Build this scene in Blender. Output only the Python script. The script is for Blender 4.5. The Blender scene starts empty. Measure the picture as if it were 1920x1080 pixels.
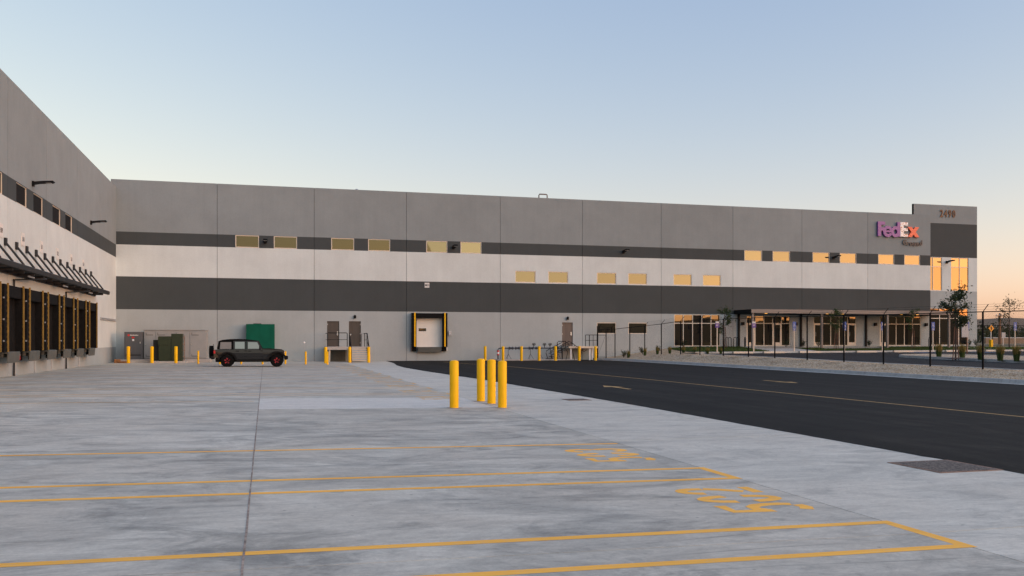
import bpy, bmesh, math, random
from mathutils import Vector, Matrix
random.seed(7)
R = math.radians
sc = bpy.context.scene
COL = sc.collection

# ------------------------------------------------------------------ camera
# world axes: +X runs along the long facade, +Y runs along the dock wing, away from the camera
cam = bpy.data.cameras.new('camera')
camo = bpy.data.objects.new('camera', cam)
COL.objects.link(camo)
cam.sensor_width = 36.0
cam.lens = 31.5
cam.shift_y = 97 / 1920
cam.clip_end = 6000
camo.location = (0, 0, 1.75)
camo.rotation_euler = (R(90), 0, -math.atan(463 / 1681))
sc.camera = camo

# ------------------------------------------------------------------ sky, sun, exposure
SUN_AZ, SUN_EL = 125.0, 3.0          # clockwise from +Y
w = bpy.data.worlds.new('World')
sc.world = w
w.use_nodes = True
nt = w.node_tree
sky = nt.nodes.new('ShaderNodeTexSky')
sky.sky_type = 'NISHITA'
sky.sun_disc = False
sky.sun_elevation = R(SUN_EL)
sky.sun_rotation = R(SUN_AZ)
sky.air_density = 1.0
sky.dust_density = 1.0
sky.ozone_density = 1.0
# film response of the sky as a whole: one curve per channel
sep = nt.nodes.new('ShaderNodeSeparateColor')
com = nt.nodes.new('ShaderNodeCombineColor')
nt.links.new(sky.outputs[0], sep.inputs[0])
for ci, (pw, gain) in enumerate(((0.89, 0.92), (0.74, 0.893), (0.39, 1.149))):
    a_ = nt.nodes.new('ShaderNodeMath'); a_.operation = 'POWER'; a_.inputs[1].default_value = pw
    b_ = nt.nodes.new('ShaderNodeMath'); b_.operation = 'MULTIPLY'; b_.inputs[1].default_value = gain
    nt.links.new(sep.outputs[ci], a_.inputs[0])
    nt.links.new(a_.outputs[0], b_.inputs[0])
    nt.links.new(b_.outputs[0], com.inputs[ci])
bg = nt.nodes['Background']
bg.inputs[1].default_value = 0.15
nt.links.new(com.outputs[0], bg.inputs[0])

sun = bpy.data.lights.new('sun', 'SUN')
sun.energy = 0.46
sun.angle = R(80)
sun.color = (1.0, 0.93, 0.86)
suno = bpy.data.objects.new('sun', sun)
COL.objects.link(suno)
_a, _e = R(131), R(20)
_d = Vector((math.sin(_a) * math.cos(_e), math.cos(_a) * math.cos(_e), math.sin(_e)))
suno.rotation_euler = _d.to_track_quat('Z', 'Y').to_euler()

vs = sc.view_settings
vs.view_transform = 'Standard'
vs.look = 'None'
vs.gamma = 1
vs.exposure = 1.95
sc.cycles.use_denoising = True
sc.cycles.max_bounces = 6
sc.cycles.sample_clamp_indirect = 6

# ------------------------------------------------------------------ materials
MATS = {}
def nodes_of(name):
    m = bpy.data.materials.new(name)
    m.use_nodes = True
    n = m.node_tree
    return m, n, n.nodes['Principled BSDF']

def lk(n, a, b):
    n.links.new(a, b)

def pos(n, scale=(1, 1, 1), obj=False):
    if obj:
        g = n.nodes.new('ShaderNodeTexCoord').outputs['Object']
    else:
        g = n.nodes.new('ShaderNodeNewGeometry').outputs['Position']
    mp = n.nodes.new('ShaderNodeMapping')
    mp.inputs['Scale'].default_value = scale
    lk(n, g, mp.inputs[0])
    return mp.outputs[0]

def noise(n, v, scale, detail=4, rough=.55, dist=0):
    t = n.nodes.new('ShaderNodeTexNoise')
    t.inputs['Scale'].default_value = scale
    t.inputs['Detail'].default_value = detail
    t.inputs['Roughness'].default_value = rough
    t.inputs['Distortion'].default_value = dist
    lk(n, v, t.inputs['Vector'])
    return t.outputs['Fac']

def ramp(n, f, stops):
    r = n.nodes.new('ShaderNodeValToRGB')
    el = r.color_ramp.elements
    while len(el) > len(stops):
        el.remove(el[-1])
    while len(el) < len(stops):
        el.new(1)
    for e, (p, c) in zip(el, stops):
        e.position = p
        e.color = (c[0], c[1], c[2], 1) if hasattr(c, '__len__') else (c, c, c, 1)
    lk(n, f, r.inputs[0])
    return r.outputs[0]

def mix(n, a, b, fac=None, mode='MIX', f=.5):
    m = n.nodes.new('ShaderNodeMix')
    m.data_type = 'RGBA'
    m.blend_type = mode
    if fac is None:
        m.inputs[0].default_value = f
    else:
        lk(n, fac, m.inputs[0])
    for i, s in ((6, a), (7, b)):
        if hasattr(s, 'is_output'):
            lk(n, s, m.inputs[i])
        else:
            m.inputs[i].default_value = (s[0], s[1], s[2], 1)
    return m.outputs[2]

def bump(n, b, h, strength=.2, dist=.01):
    bp = n.nodes.new('ShaderNodeBump')
    bp.inputs['Strength'].default_value = strength
    bp.inputs['Distance'].default_value = dist
    lk(n, h, bp.inputs['Height'])
    lk(n, bp.outputs[0], b.inputs['Normal'])

def paint(name, col, rough=.6, var=.08, scale=2.0, metal=0, stretch=(1, 1, 1), bmp=0, spec=.4):
    """plain surface with faint uneven colour"""
    m, n, b = nodes_of(name)
    p = pos(n, stretch)
    f = noise(n, p, scale, 5)
    lo = [c * (1 - var) for c in col]
    hi = [c * (1 + var) for c in col]
    lk(n, ramp(n, f, [(.3, lo), (.7, hi)]), b.inputs['Base Color'])
    b.inputs['Roughness'].default_value = rough
    b.inputs['Metallic'].default_value = metal
    b.inputs['Specular IOR Level'].default_value = spec
    if bmp:
        bump(n, b, noise(n, pos(n), 60, 3), bmp)
    MATS[name] = m
    return m

def wall_paint(name, col):
    """painted tilt-up concrete: cloudy patches, faint vertical runs, fine relief"""
    m, n, b = nodes_of(name)
    cl = noise(n, pos(n), .55, 6, .6)
    run = noise(n, pos(n, (2.6, 2.6, .12)), 1.6, 4, .6)
    fine = noise(n, pos(n), 9, 3)
    c1 = ramp(n, cl, [(.3, [c * .93 for c in col]), (.72, [c * 1.06 for c in col])])
    c2 = ramp(n, run, [(.33, .97), (.6, 1.0), (.8, 1.012)])
    c3 = ramp(n, fine, [(.3, .965), (.7, 1.025)])
    c4 = ramp(n, n.nodes.new('ShaderNodeObjectInfo').outputs['Random'], [(0, .955), (1, 1.035)])
    cc = mix(n, mix(n, c1, c2, mode='MULTIPLY', f=1), c3, mode='MULTIPLY', f=1)
    lk(n, mix(n, cc, c4, mode='MULTIPLY', f=1), b.inputs['Base Color'])
    b.inputs['Roughness'].default_value = .82
    b.inputs['Specular IOR Level'].default_value = .25
    bump(n, b, noise(n, pos(n), 26, 5, .65), .25, .01)
    MATS[name] = m
    return m

wall_paint('wall_grey', (.252, .281, .286))
wall_paint('wall_white', (.612, .655, .640))
wall_paint('wall_dark', (.060, .068, .069))
wall_paint('wall_low', (.372, .405, .405))
paint('roofing', (.3, .3, .3), .9)
paint('joint_dark', (.035, .033, .032), .9)

def concrete(name, a, b_, warm, stain=.5):
    m, n, b = nodes_of(name)
    oi = n.nodes.new('ShaderNodeObjectInfo').outputs['Random']
    streak = noise(n, pos(n, (.75, 1.1, 1)), .75, 10, .72, 1.2)
    streak2 = noise(n, pos(n, (.5, 4.5, 1)), 2.2, 8, .8, 1.0)
    patch = noise(n, pos(n), .33, 6, .62, .6)
    blot = noise(n, pos(n, (.6, 1.1, 1)), .7, 10, .75, 2.2)
    grain = noise(n, pos(n), 22, 6, .85)
    c = ramp(n, streak, [(.38, a), (.5, [(p + q) / 2 for p, q in zip(a, b_)]), (.60, b_)])
    c = mix(n, c, ramp(n, streak2, [(.32, .84), (.52, 1.0), (.72, 1.08)]), mode='MULTIPLY', f=.8)
    wf = ramp(n, patch, [(.40, 0), (.66, .75)])
    c = mix(n, c, warm, fac=wf)
    dk = ramp(n, blot, [(.38, .66), (.455, .90), (.50, 1.0)])
    c = mix(n, c, dk, mode='MULTIPLY', f=stain)
    c = mix(n, c, ramp(n, grain, [(.25, .80), (.75, 1.16)]), mode='MULTIPLY', f=.9)
    c = mix(n, c, ramp(n, oi, [(0, .93), (1, 1.05)]), mode='MULTIPLY', f=1)
    lane = noise(n, pos(n, (.06, 2.6, 1)), 1.0, 5, .6, .25)
    c = mix(n, c, ramp(n, lane, [(.30, .88), (.5, 1.0), (.7, 1.05)]), mode='MULTIPLY', f=.8)
    fine = noise(n, pos(n, (.7, 1.2, 1)), 5.5, 8, .82, .6)
    c = mix(n, c, ramp(n, fine, [(.34, .80), (.5, 1.0), (.66, 1.10)]), mode='MULTIPLY', f=.8)
    vp = n.nodes.new('ShaderNodeTexVoronoi')
    vp.inputs['Scale'].default_value = 2.6
    lk(n, pos(n), vp.inputs['Vector'])
    c = mix(n, c, [x * .45 for x in a], fac=ramp(n, vp.outputs['Distance'], [(.0, .8), (.035, .5), (.06, 0)]))
    # tyre scuffs: thin distorted arcs where the surface is worn
    wv = n.nodes.new('ShaderNodeTexWave')
    wv.wave_type = 'RINGS'
    wv.inputs['Scale'].default_value = .32
    wv.inputs['Distortion'].default_value = 7
    wv.inputs['Detail'].default_value = 2
    wv.inputs['Detail Scale'].default_value = .6
    lk(n, pos(n, (.5, 1, 0)), wv.inputs['Vector'])
    arcs = ramp(n, wv.outputs['Fac'], [(.44, 0), (.49, 1), (.51, 1), (.56, 0)])
    worn = ramp(n, noise(n, pos(n, (.7, 1, 1)), .5, 5, .7, .5), [(.5, 0), (.62, .55)])
    af = mix(n, arcs, worn, mode='MULTIPLY', f=1)
    c = mix(n, c, [x * .55 for x in a], fac=af)
    # rust and clay-coloured traces, rare
    rs = noise(n, pos(n, (.6, 1.6, 1)), .7, 7, .75, 2)
    c = mix(n, c, (.34, .24, .18), fac=ramp(n, rs, [(.66, 0), (.78, .35)]))
    lk(n, c, b.inputs['Base Color'])
    lk(n, ramp(n, blot, [(.3, .55), (.65, .82)]), b.inputs['Roughness'])
    b.inputs['Specular IOR Level'].default_value = .35
    bump(n, b, streak2, .25, .008)
    MATS[name] = m
concrete('concrete_apron', (.375, .360, .312), (.625, .597, .510), (.57, .52, .43), 1.0)
concrete('concrete_lane', (.545, .523, .452), (.67, .638, .548), (.62, .572, .48), .7)
concrete('concrete_patch', (.60, .58, .52), (.68, .655, .585), (.65, .61, .54), .25)
concrete('kerb_concrete', (.36, .362, .345), (.48, .475, .445), (.40, .38, .34), .4)
concrete('pad_concrete', (.40, .37, .34), (.52, .48, .44), (.5, .45, .40), .4)
concrete('gutter_concrete', (.50, .485, .445), (.62, .60, .55), (.56, .52, .46), .3)

def asphalt(name, lo, hi, blue=0):
    m, n, b = nodes_of(name)
    s = noise(n, pos(n, (1.2, .05, 1)), 1.2, 6, .6)
    s2 = noise(n, pos(n, (.15, 1.0, 1)), 1.0, 6, .65, .5)
    g = noise(n, pos(n), 40, 5, .8)
    c = ramp(n, s, [(.36, [lo, lo * .98, lo * (1 + blue)]), (.62, [hi, hi * .98, hi * (1 + blue)])])
    c = mix(n, c, ramp(n, s2, [(.3, .72), (.7, 1.25)]), mode='MULTIPLY', f=1)
    dust = noise(n, pos(n, (.8, .25, 1)), .8, 8, .75, 1.0)
    c = mix(n, c, (.10, .085, .07), fac=ramp(n, dust, [(.56, 0), (.74, .28)]))
    c = mix(n, c, ramp(n, g, [(.35, .7), (.62, 1.0), (.74, 1.6)]), mode='MULTIPLY', f=1)
    lk(n, c, b.inputs['Base Color'])
    b.inputs['Roughness'].default_value = .9
    b.inputs['Specular IOR Level'].default_value = .18
    bump(n, b, g, .5, .012)
    MATS[name] = m
asphalt('asphalt', .0095, .021, -.16)
asphalt('asphalt_lot', .024, .036, -.02)

def gravel(name):
    m, n, b = nodes_of(name)
    v = n.nodes.new('ShaderNodeTexVoronoi')
    v.inputs['Scale'].default_value = 17
    lk(n, pos(n), v.inputs['Vector'])
    hs = n.nodes.new('ShaderNodeSeparateColor')
    lk(n, v.outputs['Color'], hs.inputs[0])
    c = ramp(n, hs.outputs[0], [(0, (.34, .23, .135)), (.35, (.54, .39, .24)), (.7, (.66, .505, .34)), (1, (.78, .66, .49))])
    d = ramp(n, v.outputs['Distance'], [(.2, 1), (.75, .68)])
    c = mix(n, c, d, mode='MULTIPLY', f=1)
    c = mix(n, c, ramp(n, noise(n, pos(n), .6, 5), [(.3, .85), (.7, 1.12)]), mode='MULTIPLY', f=1)
    lk(n, c, b.inputs['Base Color'])
    b.inputs['Roughness'].default_value = .9
    bump(n, b, v.outputs['Distance'], .8, .03)
    MATS[name] = m
gravel('gravel')

def lawnmat(name, a, b_, c_):
    m, n, b = nodes_of(name)
    f = noise(n, pos(n), 1.1, 7, .7)
    g = noise(n, pos(n), 30, 4, .8)
    c = ramp(n, f, [(.3, a), (.55, b_), (.75, c_)])
    c = mix(n, c, ramp(n, g, [(.3, .6), (.7, 1.35)]), mode='MULTIPLY', f=1)
    lk(n, c, b.inputs['Base Color'])
    b.inputs['Roughness'].default_value = .9
    b.inputs['Specular IOR Level'].default_value = .1
    MATS[name] = m
lawnmat('lawn', (.035, .065, .014), (.055, .095, .022), (.085, .115, .035))
lawnmat('dry_field', (.16, .125, .075), (.22, .17, .10), (.12, .12, .06))
lawnmat('hill_dry', (.155, .105, .07), (.21, .145, .095), (.10, .085, .05))

def leafmat(name, a, b_):
    m, n, b = nodes_of(name)
    rnd = n.nodes.new('ShaderNodeNewGeometry').outputs['Random Per Island']
    lk(n, ramp(n, rnd, [(0, a), (1, b_)]), b.inputs['Base Color'])
    b.inputs['Roughness'].default_value = .6
    b.inputs['Specular IOR Level'].default_value = .25
    b.inputs['Transmission Weight'].default_value = 0
    tr = n.nodes.new('ShaderNodeBsdfTranslucent')
    lk(n, ramp(n, rnd, [(0, [c * 1.3 for c in a]), (1, [c * 1.3 for c in b_])]), tr.inputs[0])
    ms = n.nodes.new('ShaderNodeMixShader')
    ms.inputs[0].default_value = .3
    lk(n, b.outputs[0], ms.inputs[1])
    lk(n, tr.outputs[0], ms.inputs[2])
    lk(n, ms.outputs[0], n.nodes['Material Output'].inputs[0])
    MATS[name] = m
leafmat('leaf', (.022, .045, .014), (.075, .105, .035))
leafmat('leaf_dark', (.014, .026, .010), (.045, .065, .026))
leafmat('leaf_far', (.020, .026, .012), (.055, .055, .025))
leafmat('grass_gold', (.10, .10, .02), (.36, .24, .07))
leafmat('grass_green', (.035, .065, .014), (.085, .125, .03))
paint('bark', (.085, .055, .04), .9, .3, 12)
paint('stake', (.16, .075, .045), .85, .2, 8)
paint('mulch', (.05, .025, .016), .95, .4, 20)

def bollard_paint():
    m, n, b = nodes_of('yellow_bollard')
    f = noise(n, pos(n), 3, 5)
    c = ramp(n, f, [(.3, (.93, .49, .002)), (.7, (1.0, .545, .003))])
    sc_ = noise(n, pos(n, (1, 1, .35)), 9, 8, .8, 1.0)
    c = mix(n, c, (.32, .20, .06), fac=ramp(n, sc_, [(.63, 0), (.70, .7)]))
    gr = noise(n, pos(n, (6, 6, .5)), 4, 5, .7)
    c = mix(n, c, ramp(n, gr, [(.3, .90), (.6, 1.0)]), mode='MULTIPLY', f=1)
    lk(n, c, b.inputs['Base Color'])
    b.inputs['Roughness'].default_value = .45
    b.inputs['Specular IOR Level'].default_value = .22
    MATS['yellow_bollard'] = m
bollard_paint()
def worn_paint(name, col, under, amount=.4):
    m, n, b = nodes_of(name)
    f = noise(n, pos(n), 14, 6, .75)
    f2 = noise(n, pos(n, (.4, 2, 1)), 1.2, 6, .7)
    c = ramp(n, f2, [(.3, [x * .85 for x in col]), (.7, [x * 1.08 for x in col])])
    c = mix(n, c, under, fac=ramp(n, f, [(.54, 0), (.72, amount)]))
    lk(n, c, b.inputs['Base Color'])
    b.inputs['Roughness'].default_value = .75
    MATS[name] = m
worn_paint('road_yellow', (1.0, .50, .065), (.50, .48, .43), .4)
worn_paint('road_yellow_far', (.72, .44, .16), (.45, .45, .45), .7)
worn_paint('road_ochre', (.44, .27, .09), (.05, .05, .05), .4)
paint('strip_yellow', (.25, .15, .028), .6, .2, 3)
worn_paint('road_white', (.5, .5, .5), (.1, .1, .1), .5)
worn_paint('road_blue', (.12, .2, .38), (.1, .1, .12), .4)

paint('black_metal', (.010, .010, .011), .6, .1, spec=.15)
paint('black_fence', (.006, .006, .0065), .7, .1, spec=.08)
paint('black_fabric', (.008, .0075, .0075), .8, .3, 5, spec=.12)
paint('black_rubber', (.006, .006, .006), .85, .2, 8, spec=.1)
paint('canopy_steel', (.026, .0265, .028), .55, .1, spec=.25)
paint('canopy_under', (.03, .03, .032), .6, .1)
paint('fascia_tan', (.225, .19, .165), .55, .06)
paint('soffit', (.045, .042, .04), .7)
paint('frame_alu', (.72, .62, .50), .5, .04)
paint('door_brown', (.072, .058, .046), .55, .12, 1.5, stretch=(3, 3, .4))
paint('door_brown_light', (.125, .095, .078), .55, .12, 1.5, stretch=(3, 3, .4))
paint('steel', (.55, .53, .5), .3, .08, metal=.9)
paint('galv', (.42, .43, .44), .5, .12, 6, metal=.4)
paint('leveler_grey', (.105, .110, .100), .65, .15, 3, spec=.2)
paint('dock_white', (.80, .77, .70), .5, .03)
paint('cream', (.62, .52, .40), .6, .05)
paint('cabinet_dark', (.088, .088, .092), .5, .07)
paint('cabinet_grey', (.295, .295, .285), .5, .05)
paint('trafo_green', (.022, .032, .012), .5, .12, 3)
paint('trafo_black', (.008, .01, .007), .6, .2)
paint('panel_green', (.003, .092, .055), .6, .12, 1.6, spec=.12)
paint('red', (.55, .02, .02), .5)
paint('white', (.75, .73, .70), .5, .03)
paint('sign_white', (.70, .67, .63), .5, .03)
paint('sign_blue', (.035, .10, .36), .45, .05)
paint('sign_purple', (.11, .055, .27), .45, .05)
paint('sign_back', (.42, .42, .42), .5, .05)
paint('sign_amber', (.85, .33, .015), .45, .05)
paint('ink', (.02, .02, .02), .6)
paint('bronze_number', (.17, .095, .055), .5, .05, spec=.2)
paint('copper_pipe', (.20, .15, .12), .5)
paint('box_wood', (.36, .15, .05), .8, .25, 4)
paint('logo_purple', (.20, .055, .30), .38, .05, spec=.6)
paint('logo_side', (.07, .08, .10), .5)
paint('logo_orange', (.80, .095, .035), .38, .04, spec=.6)
paint('logo_grey', (.075, .068, .066), .45, .05, spec=.4)
paint('pole_wood', (.17, .09, .05), .9, .25, 5)
paint('far_white', (.55, .55, .56), .6, .05)
paint('far_brown', (.22, .16, .11), .8, .12)
paint('grate_iron', (.20, .165, .14), .7, .6, 25)
paint('sealant', (.30, .235, .19), .9, .5, 9)
paint('rust', (.22, .14, .10), .85, .5, 14)
paint('cabin', (.02, .02, .022), .8)

def perforated(name):
    m, n, b = nodes_of(name)
    v = n.nodes.new('ShaderNodeTexVoronoi')
    v.feature = 'F1'
    v.inputs['Scale'].default_value = 7
    lk(n, pos(n, (1, 1, 1.3)), v.inputs['Vector'])
    c = ramp(n, v.outputs['Distance'], [(.40, (.93, .92, .90)), (.62, (.9, .86, .83)), (.66, (.62, .34, .24))])
    lk(n, c, b.inputs['Base Color'])
    b.inputs['Roughness'].default_value = .4
    MATS[name] = m
perforated('logo_white')

def glassmat(name, fac, tintc, dark=(.012, .012, .013), rough=.015, wob=.0, spread=.5):
    """coated glazing: dark room behind, sky mirrored in front"""
    m, n, b = nodes_of(name)
    b.inputs['Base Color'].default_value = (*dark, 1)
    b.inputs['Roughness'].default_value = .4
    b.inputs['Specular IOR Level'].default_value = 0
    gl = n.nodes.new('ShaderNodeBsdfGlossy')
    gl.inputs['Color'].default_value = (*tintc, 1)
    gl.inputs['Roughness'].default_value = rough
    if wob:
        bp = n.nodes.new('ShaderNodeBump')
        bp.inputs['Strength'].default_value = wob
        bp.inputs['Distance'].default_value = .01
        lk(n, noise(n, pos(n), .9, 2), bp.inputs['Height'])
        lk(n, bp.outputs[0], gl.inputs['Normal'])
    lw = n.nodes.new('ShaderNodeLayerWeight')
    lw.inputs[0].default_value = .25
    mr = n.nodes.new('ShaderNodeMapRange')
    mr.inputs[3].default_value = fac
    mr.inputs[4].default_value = min(1, fac + spread)
    lk(n, lw.outputs['Fresnel'], mr.inputs[0])
    rnd = n.nodes.new('ShaderNodeMapRange')
    rnd.inputs[3].default_value = .78
    rnd.inputs[4].default_value = 1.18
    lk(n, n.nodes.new('ShaderNodeObjectInfo').outputs['Random'], rnd.inputs[0])
    bl = n.nodes.new('ShaderNodeMath'); bl.operation = 'MULTIPLY'
    lk(n, mr.outputs[0], bl.inputs[0]); lk(n, rnd.outputs[0], bl.inputs[1])
    mr = bl
    ms = n.nodes.new('ShaderNodeMixShader')
    lk(n, mr.outputs[0], ms.inputs[0])
    lk(n, b.outputs[0], ms.inputs[1])
    lk(n, gl.outputs[0], ms.inputs[2])
    lk(n, ms.outputs[0], n.nodes['Material Output'].inputs[0])
    MATS[name] = m
glassmat('window_glass', .145, (1.0, .88, .50), wob=.04, spread=.2)
glassmat('shop_glass', .10, (1.0, .80, .42), wob=.03, spread=.2)
glassmat('wing_glass', .05, (.55, .56, .58), dark=(.02, .02, .021), spread=.05)
glassmat('car_glass', .35, (.9, .95, .9))
def carpaint():
    m, n, b = nodes_of('car_paint')
    b.inputs['Base Color'].default_value = (.007, .0064, .006, 1)
    b.inputs['Metallic'].default_value = 0
    b.inputs['Roughness'].default_value = .5
    b.inputs['Specular IOR Level'].default_value = .1
    b.inputs['Coat Weight'].default_value = 1
    b.inputs['Coat Roughness'].default_value = .04
    b.inputs['Coat IOR'].default_value = 1.5
    MATS['car_paint'] = m
carpaint()
def lampmat():
    m, n, b = nodes_of('lamp_glow')
    b.inputs['Base Color'].default_value = (.8, .5, .2, 1)
    b.inputs['Emission Color'].default_value = (1.0, .42, .07, 1)
    b.inputs['Emission Strength'].default_value = .55
    MATS['lamp_glow'] = m
lampmat()

# ------------------------------------------------------------------ mesh helpers
class MB:
    def __init__(self):
        self.v, self.f, self.m = [], [], []
    def add(self, vs_, fs, mi=0):
        o = len(self.v)
        self.v += [tuple(p) for p in vs_]
        for f in fs:
            self.f.append([i + o for i in f])
            self.m.append(mi)
        return self
    def box(self, x0, y0, z0, x1, y1, z1, mi=0):
        x0, x1 = min(x0, x1), max(x0, x1); y0, y1 = min(y0, y1), max(y0, y1); z0, z1 = min(z0, z1), max(z0, z1)
        return self.add([(x0, y0, z0), (x1, y0, z0), (x1, y1, z0), (x0, y1, z0), (x0, y0, z1), (x1, y0, z1), (x1, y1, z1), (x0, y1, z1)],
                        [(0, 3, 2, 1), (4, 5, 6, 7), (0, 1, 5, 4), (1, 2, 6, 5), (2, 3, 7, 6), (3, 0, 4, 7)], mi)
    def bbox(self, x0, y0, z0, x1, y1, z1, c=.01, mi=0):
        """box with chamfered edges"""
        bm = bmesh.new()
        bmesh.ops.create_cube(bm, size=1)
        for v in bm.verts:
            v.co = Vector(((x0 + x1) / 2 + v.co.x * (x1 - x0), (y0 + y1) / 2 + v.co.y * (y1 - y0), (z0 + z1) / 2 + v.co.z * (z1 - z0)))
        bmesh.ops.bevel(bm, geom=bm.edges[:], offset=c, segments=2, affect='EDGES', profile=.7)
        bm.verts.index_update()
        self.add([v.co for v in bm.verts], [[v.index for v in f.verts] for f in bm.faces], mi)
        bm.free()
        return self
    def quad(self, a, b, c, d, mi=0):
        return self.add([a, b, c, d], [(0, 1, 2, 3)], mi)
    def tube(self, pts, r, n=8, mi=0, caps=True, closed=False):
        pts = [Vector(p) for p in pts]
        rs = r if hasattr(r, '__len__') else [r] * len(pts)
        rings = []
        k = len(pts)
        for i, p in enumerate(pts):
            if closed:
                d = pts[(i + 1) % k] - pts[i - 1]
            else:
                d = pts[min(i + 1, k - 1)] - pts[max(i - 1, 0)]
            d.normalize()
            up = Vector((0, 0, 1)) if abs(d.z) < .9 else Vector((1, 0, 0))
            a = d.cross(up).normalized(); b = d.cross(a).normalized()
            rings.append([p + (a * math.cos(2 * math.pi * j / n) + b * math.sin(2 * math.pi * j / n)) * rs[i] for j in range(n)])
        vs_ = [q for rg in rings for q in rg]
        fs = []
        for i in range(k if closed else k - 1):
            for j in range(n):
                a0 = i * n + j; a1 = i * n + (j + 1) % n
                b0 = ((i + 1) % k) * n + j; b1 = ((i + 1) % k) * n + (j + 1) % n
                fs.append((a0, b0, b1, a1))
        if caps and not closed:
            fs.append(list(range(n))); fs.append([(k - 1) * n + j for j in reversed(range(n))])
        return self.add(vs_, fs, mi)
    def lathe(self, prof, c=(0, 0, 0), n=20, axis='z', mi=0):
        vs_, fs = [], []
        for r, h in prof:
            for j in range(n):
                t = 2 * math.pi * j / n
                a, b = r * math.cos(t), r * math.sin(t)
                p = (a, b, h) if axis == 'z' else ((a, h, b) if axis == 'y' else (h, a, b))
                vs_.append((p[0] + c[0], p[1] + c[1], p[2] + c[2]))
        k = len(prof)
        for i in range(k - 1):
            for j in range(n):
                fs.append((i * n + j, i * n + (j + 1) % n, (i + 1) * n + (j + 1) % n, (i + 1) * n + j))
        fs.append(list(range(n))[::-1]); fs.append([(k - 1) * n + j for j in range(n)])
        return self.add(vs_, fs, mi)
    def prism(self, poly, y0, y1, mi=0, plane='xz'):
        """extrude a 2-D outline; plane xz extrudes along y, xy along z, yz along x"""
        def P(a, b, h):
            return (a, h, b) if plane == 'xz' else ((a, b, h) if plane == 'xy' else (h, a, b))
        k = len(poly)
        vs_ = [P(a, b, y0) for a, b in poly] + [P(a, b, y1) for a, b in poly]
        fs = [list(range(k)), list(range(2 * k - 1, k - 1, -1))]
        for i in range(k):
            j = (i + 1) % k
            fs.append((i, i + k, j + k, j))
        return self.add(vs_, fs, mi)
    def build(self, name, mats, parent=None, smooth=False, flipfix=True):
        me = bpy.data.meshes.new(name)
        o = bpy.data.objects.new(name, me)
        COL.objects.link(o)
        ox = oy = oz = 0
        p = parent
        while p is not None:
            ox += p.location.x; oy += p.location.y; oz += p.location.z
            p = p.parent
        me.from_pydata([(a - ox, b - oy, c - oz) for a, b, c in self.v], [], self.f)
        if isinstance(mats, str):
            mats = [mats]
        for m in mats:
            me.materials.append(MATS[m])
        for pl, mi in zip(me.polygons, self.m):
            pl.material_index = mi
            pl.use_smooth = smooth
        if flipfix:
            bm = bmesh.new(); bm.from_mesh(me)
            bmesh.ops.recalc_face_normals(bm, faces=bm.faces[:])
            bm.to_mesh(me); bm.free()
        if smooth:
            try:
                me.set_sharp_from_angle(angle=R(40))
            except Exception:
                pass
        me.update()
        if parent is not None:
            o.parent = parent
        return o

def tag(o, label=None, cat=None, group=None, kind=None):
    if label: o['label'] = label
    if cat: o['category'] = cat
    if group: o['group'] = group
    if kind: o['kind'] = kind
    return o

def thing(name, label, cat, loc=(0, 0, 0), group=None):
    o = bpy.data.objects.new(name, None)
    o.empty_display_size = .2
    o.location = loc
    COL.objects.link(o)
    return tag(o, label, cat, group)

def copy_tree(o, parent=None):
    c = o.copy()
    COL.objects.link(c)
    c.parent = parent
    for ch in list(o.children):
        copy_tree(ch, c)
    return c

def place(src, loc, label, rotz=0, first=False):
    c = src if first else copy_tree(src)
    c.location = loc
    c.rotation_euler = (0, 0, rotz)
    c['label'] = label
    return c

def interp(x, pts):
    if x <= pts[0][0]: return pts[0][1]
    for (a, p), (b, q) in zip(pts, pts[1:]):
        if x <= b:
            return p + (q - p) * (x - a) / (b - a)
    return pts[-1][1]

def text_mesh(txt, size, extrude, bold=0, space=1.0):
    cu = bpy.data.curves.new('lettering', 'FONT')
    cu.body = txt; cu.size = size; cu.extrude = extrude; cu.offset = bold
    cu.align_x = 'CENTER'; cu.align_y = 'CENTER'; cu.space_character = space
    cu.resolution_u = 4
    o = bpy.data.objects.new('lettering', cu)
    COL.objects.link(o)
    dg = bpy.context.evaluated_depsgraph_get()
    me = bpy.data.meshes.new_from_object(o.evaluated_get(dg))
    vs_ = [v.co.copy() for v in me.vertices]
    fs = [list(p.vertices) for p in me.polygons]
    bpy.data.objects.remove(o); bpy.data.curves.remove(cu); bpy.data.meshes.remove(me)
    return vs_, fs

def lettering(mb, txt, size, at, face='y', extrude=.01, bold=0, sx=1.0, mi=0, space=1.0):
    """flat letters; face y: read from the -Y side; face x: read from the +X side"""
    vs_, fs = text_mesh(txt, size, extrude, bold, space)
    out = []
    for v in vs_:
        if face == 'y':
            out.append((at[0] + v.x * sx, at[1] - v.z, at[2] + v.y))
        else:
            out.append((at[0] + v.z, at[1] + v.x * sx, at[2] + v.y))
    mb.add(out, fs, mi)

# ------------------------------------------------------------------ levels
YF = 73.9            # long facade plane
XW = -10.97          # dock wing plane
def zg(x, y):        # truck court: cross fall from the docks to the lane
    z = max(0.0, min(.13, .0125 * (5.7 - x)))
    return z * (1 - .6 * max(0, min(1, (y - 45) / 28)))
FZ = [(20, .30), (33, .43), (40, .47), (46, .53), (50, .59), (57, .62), (62, .65), (66.5, .58), (70.3, .44), (73.9, .36)]
def zlot(x, y):
    return .47 + .0035 * (min(y, 75) - 33) + .003 * (min(x, 90) - 32)
def zwall(x):
    return interp(x, [(27.6, .05), (29, .20), (31, .46), (33, .74), (35, 1.02), (37, 1.12), (70, 1.14)])

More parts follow.
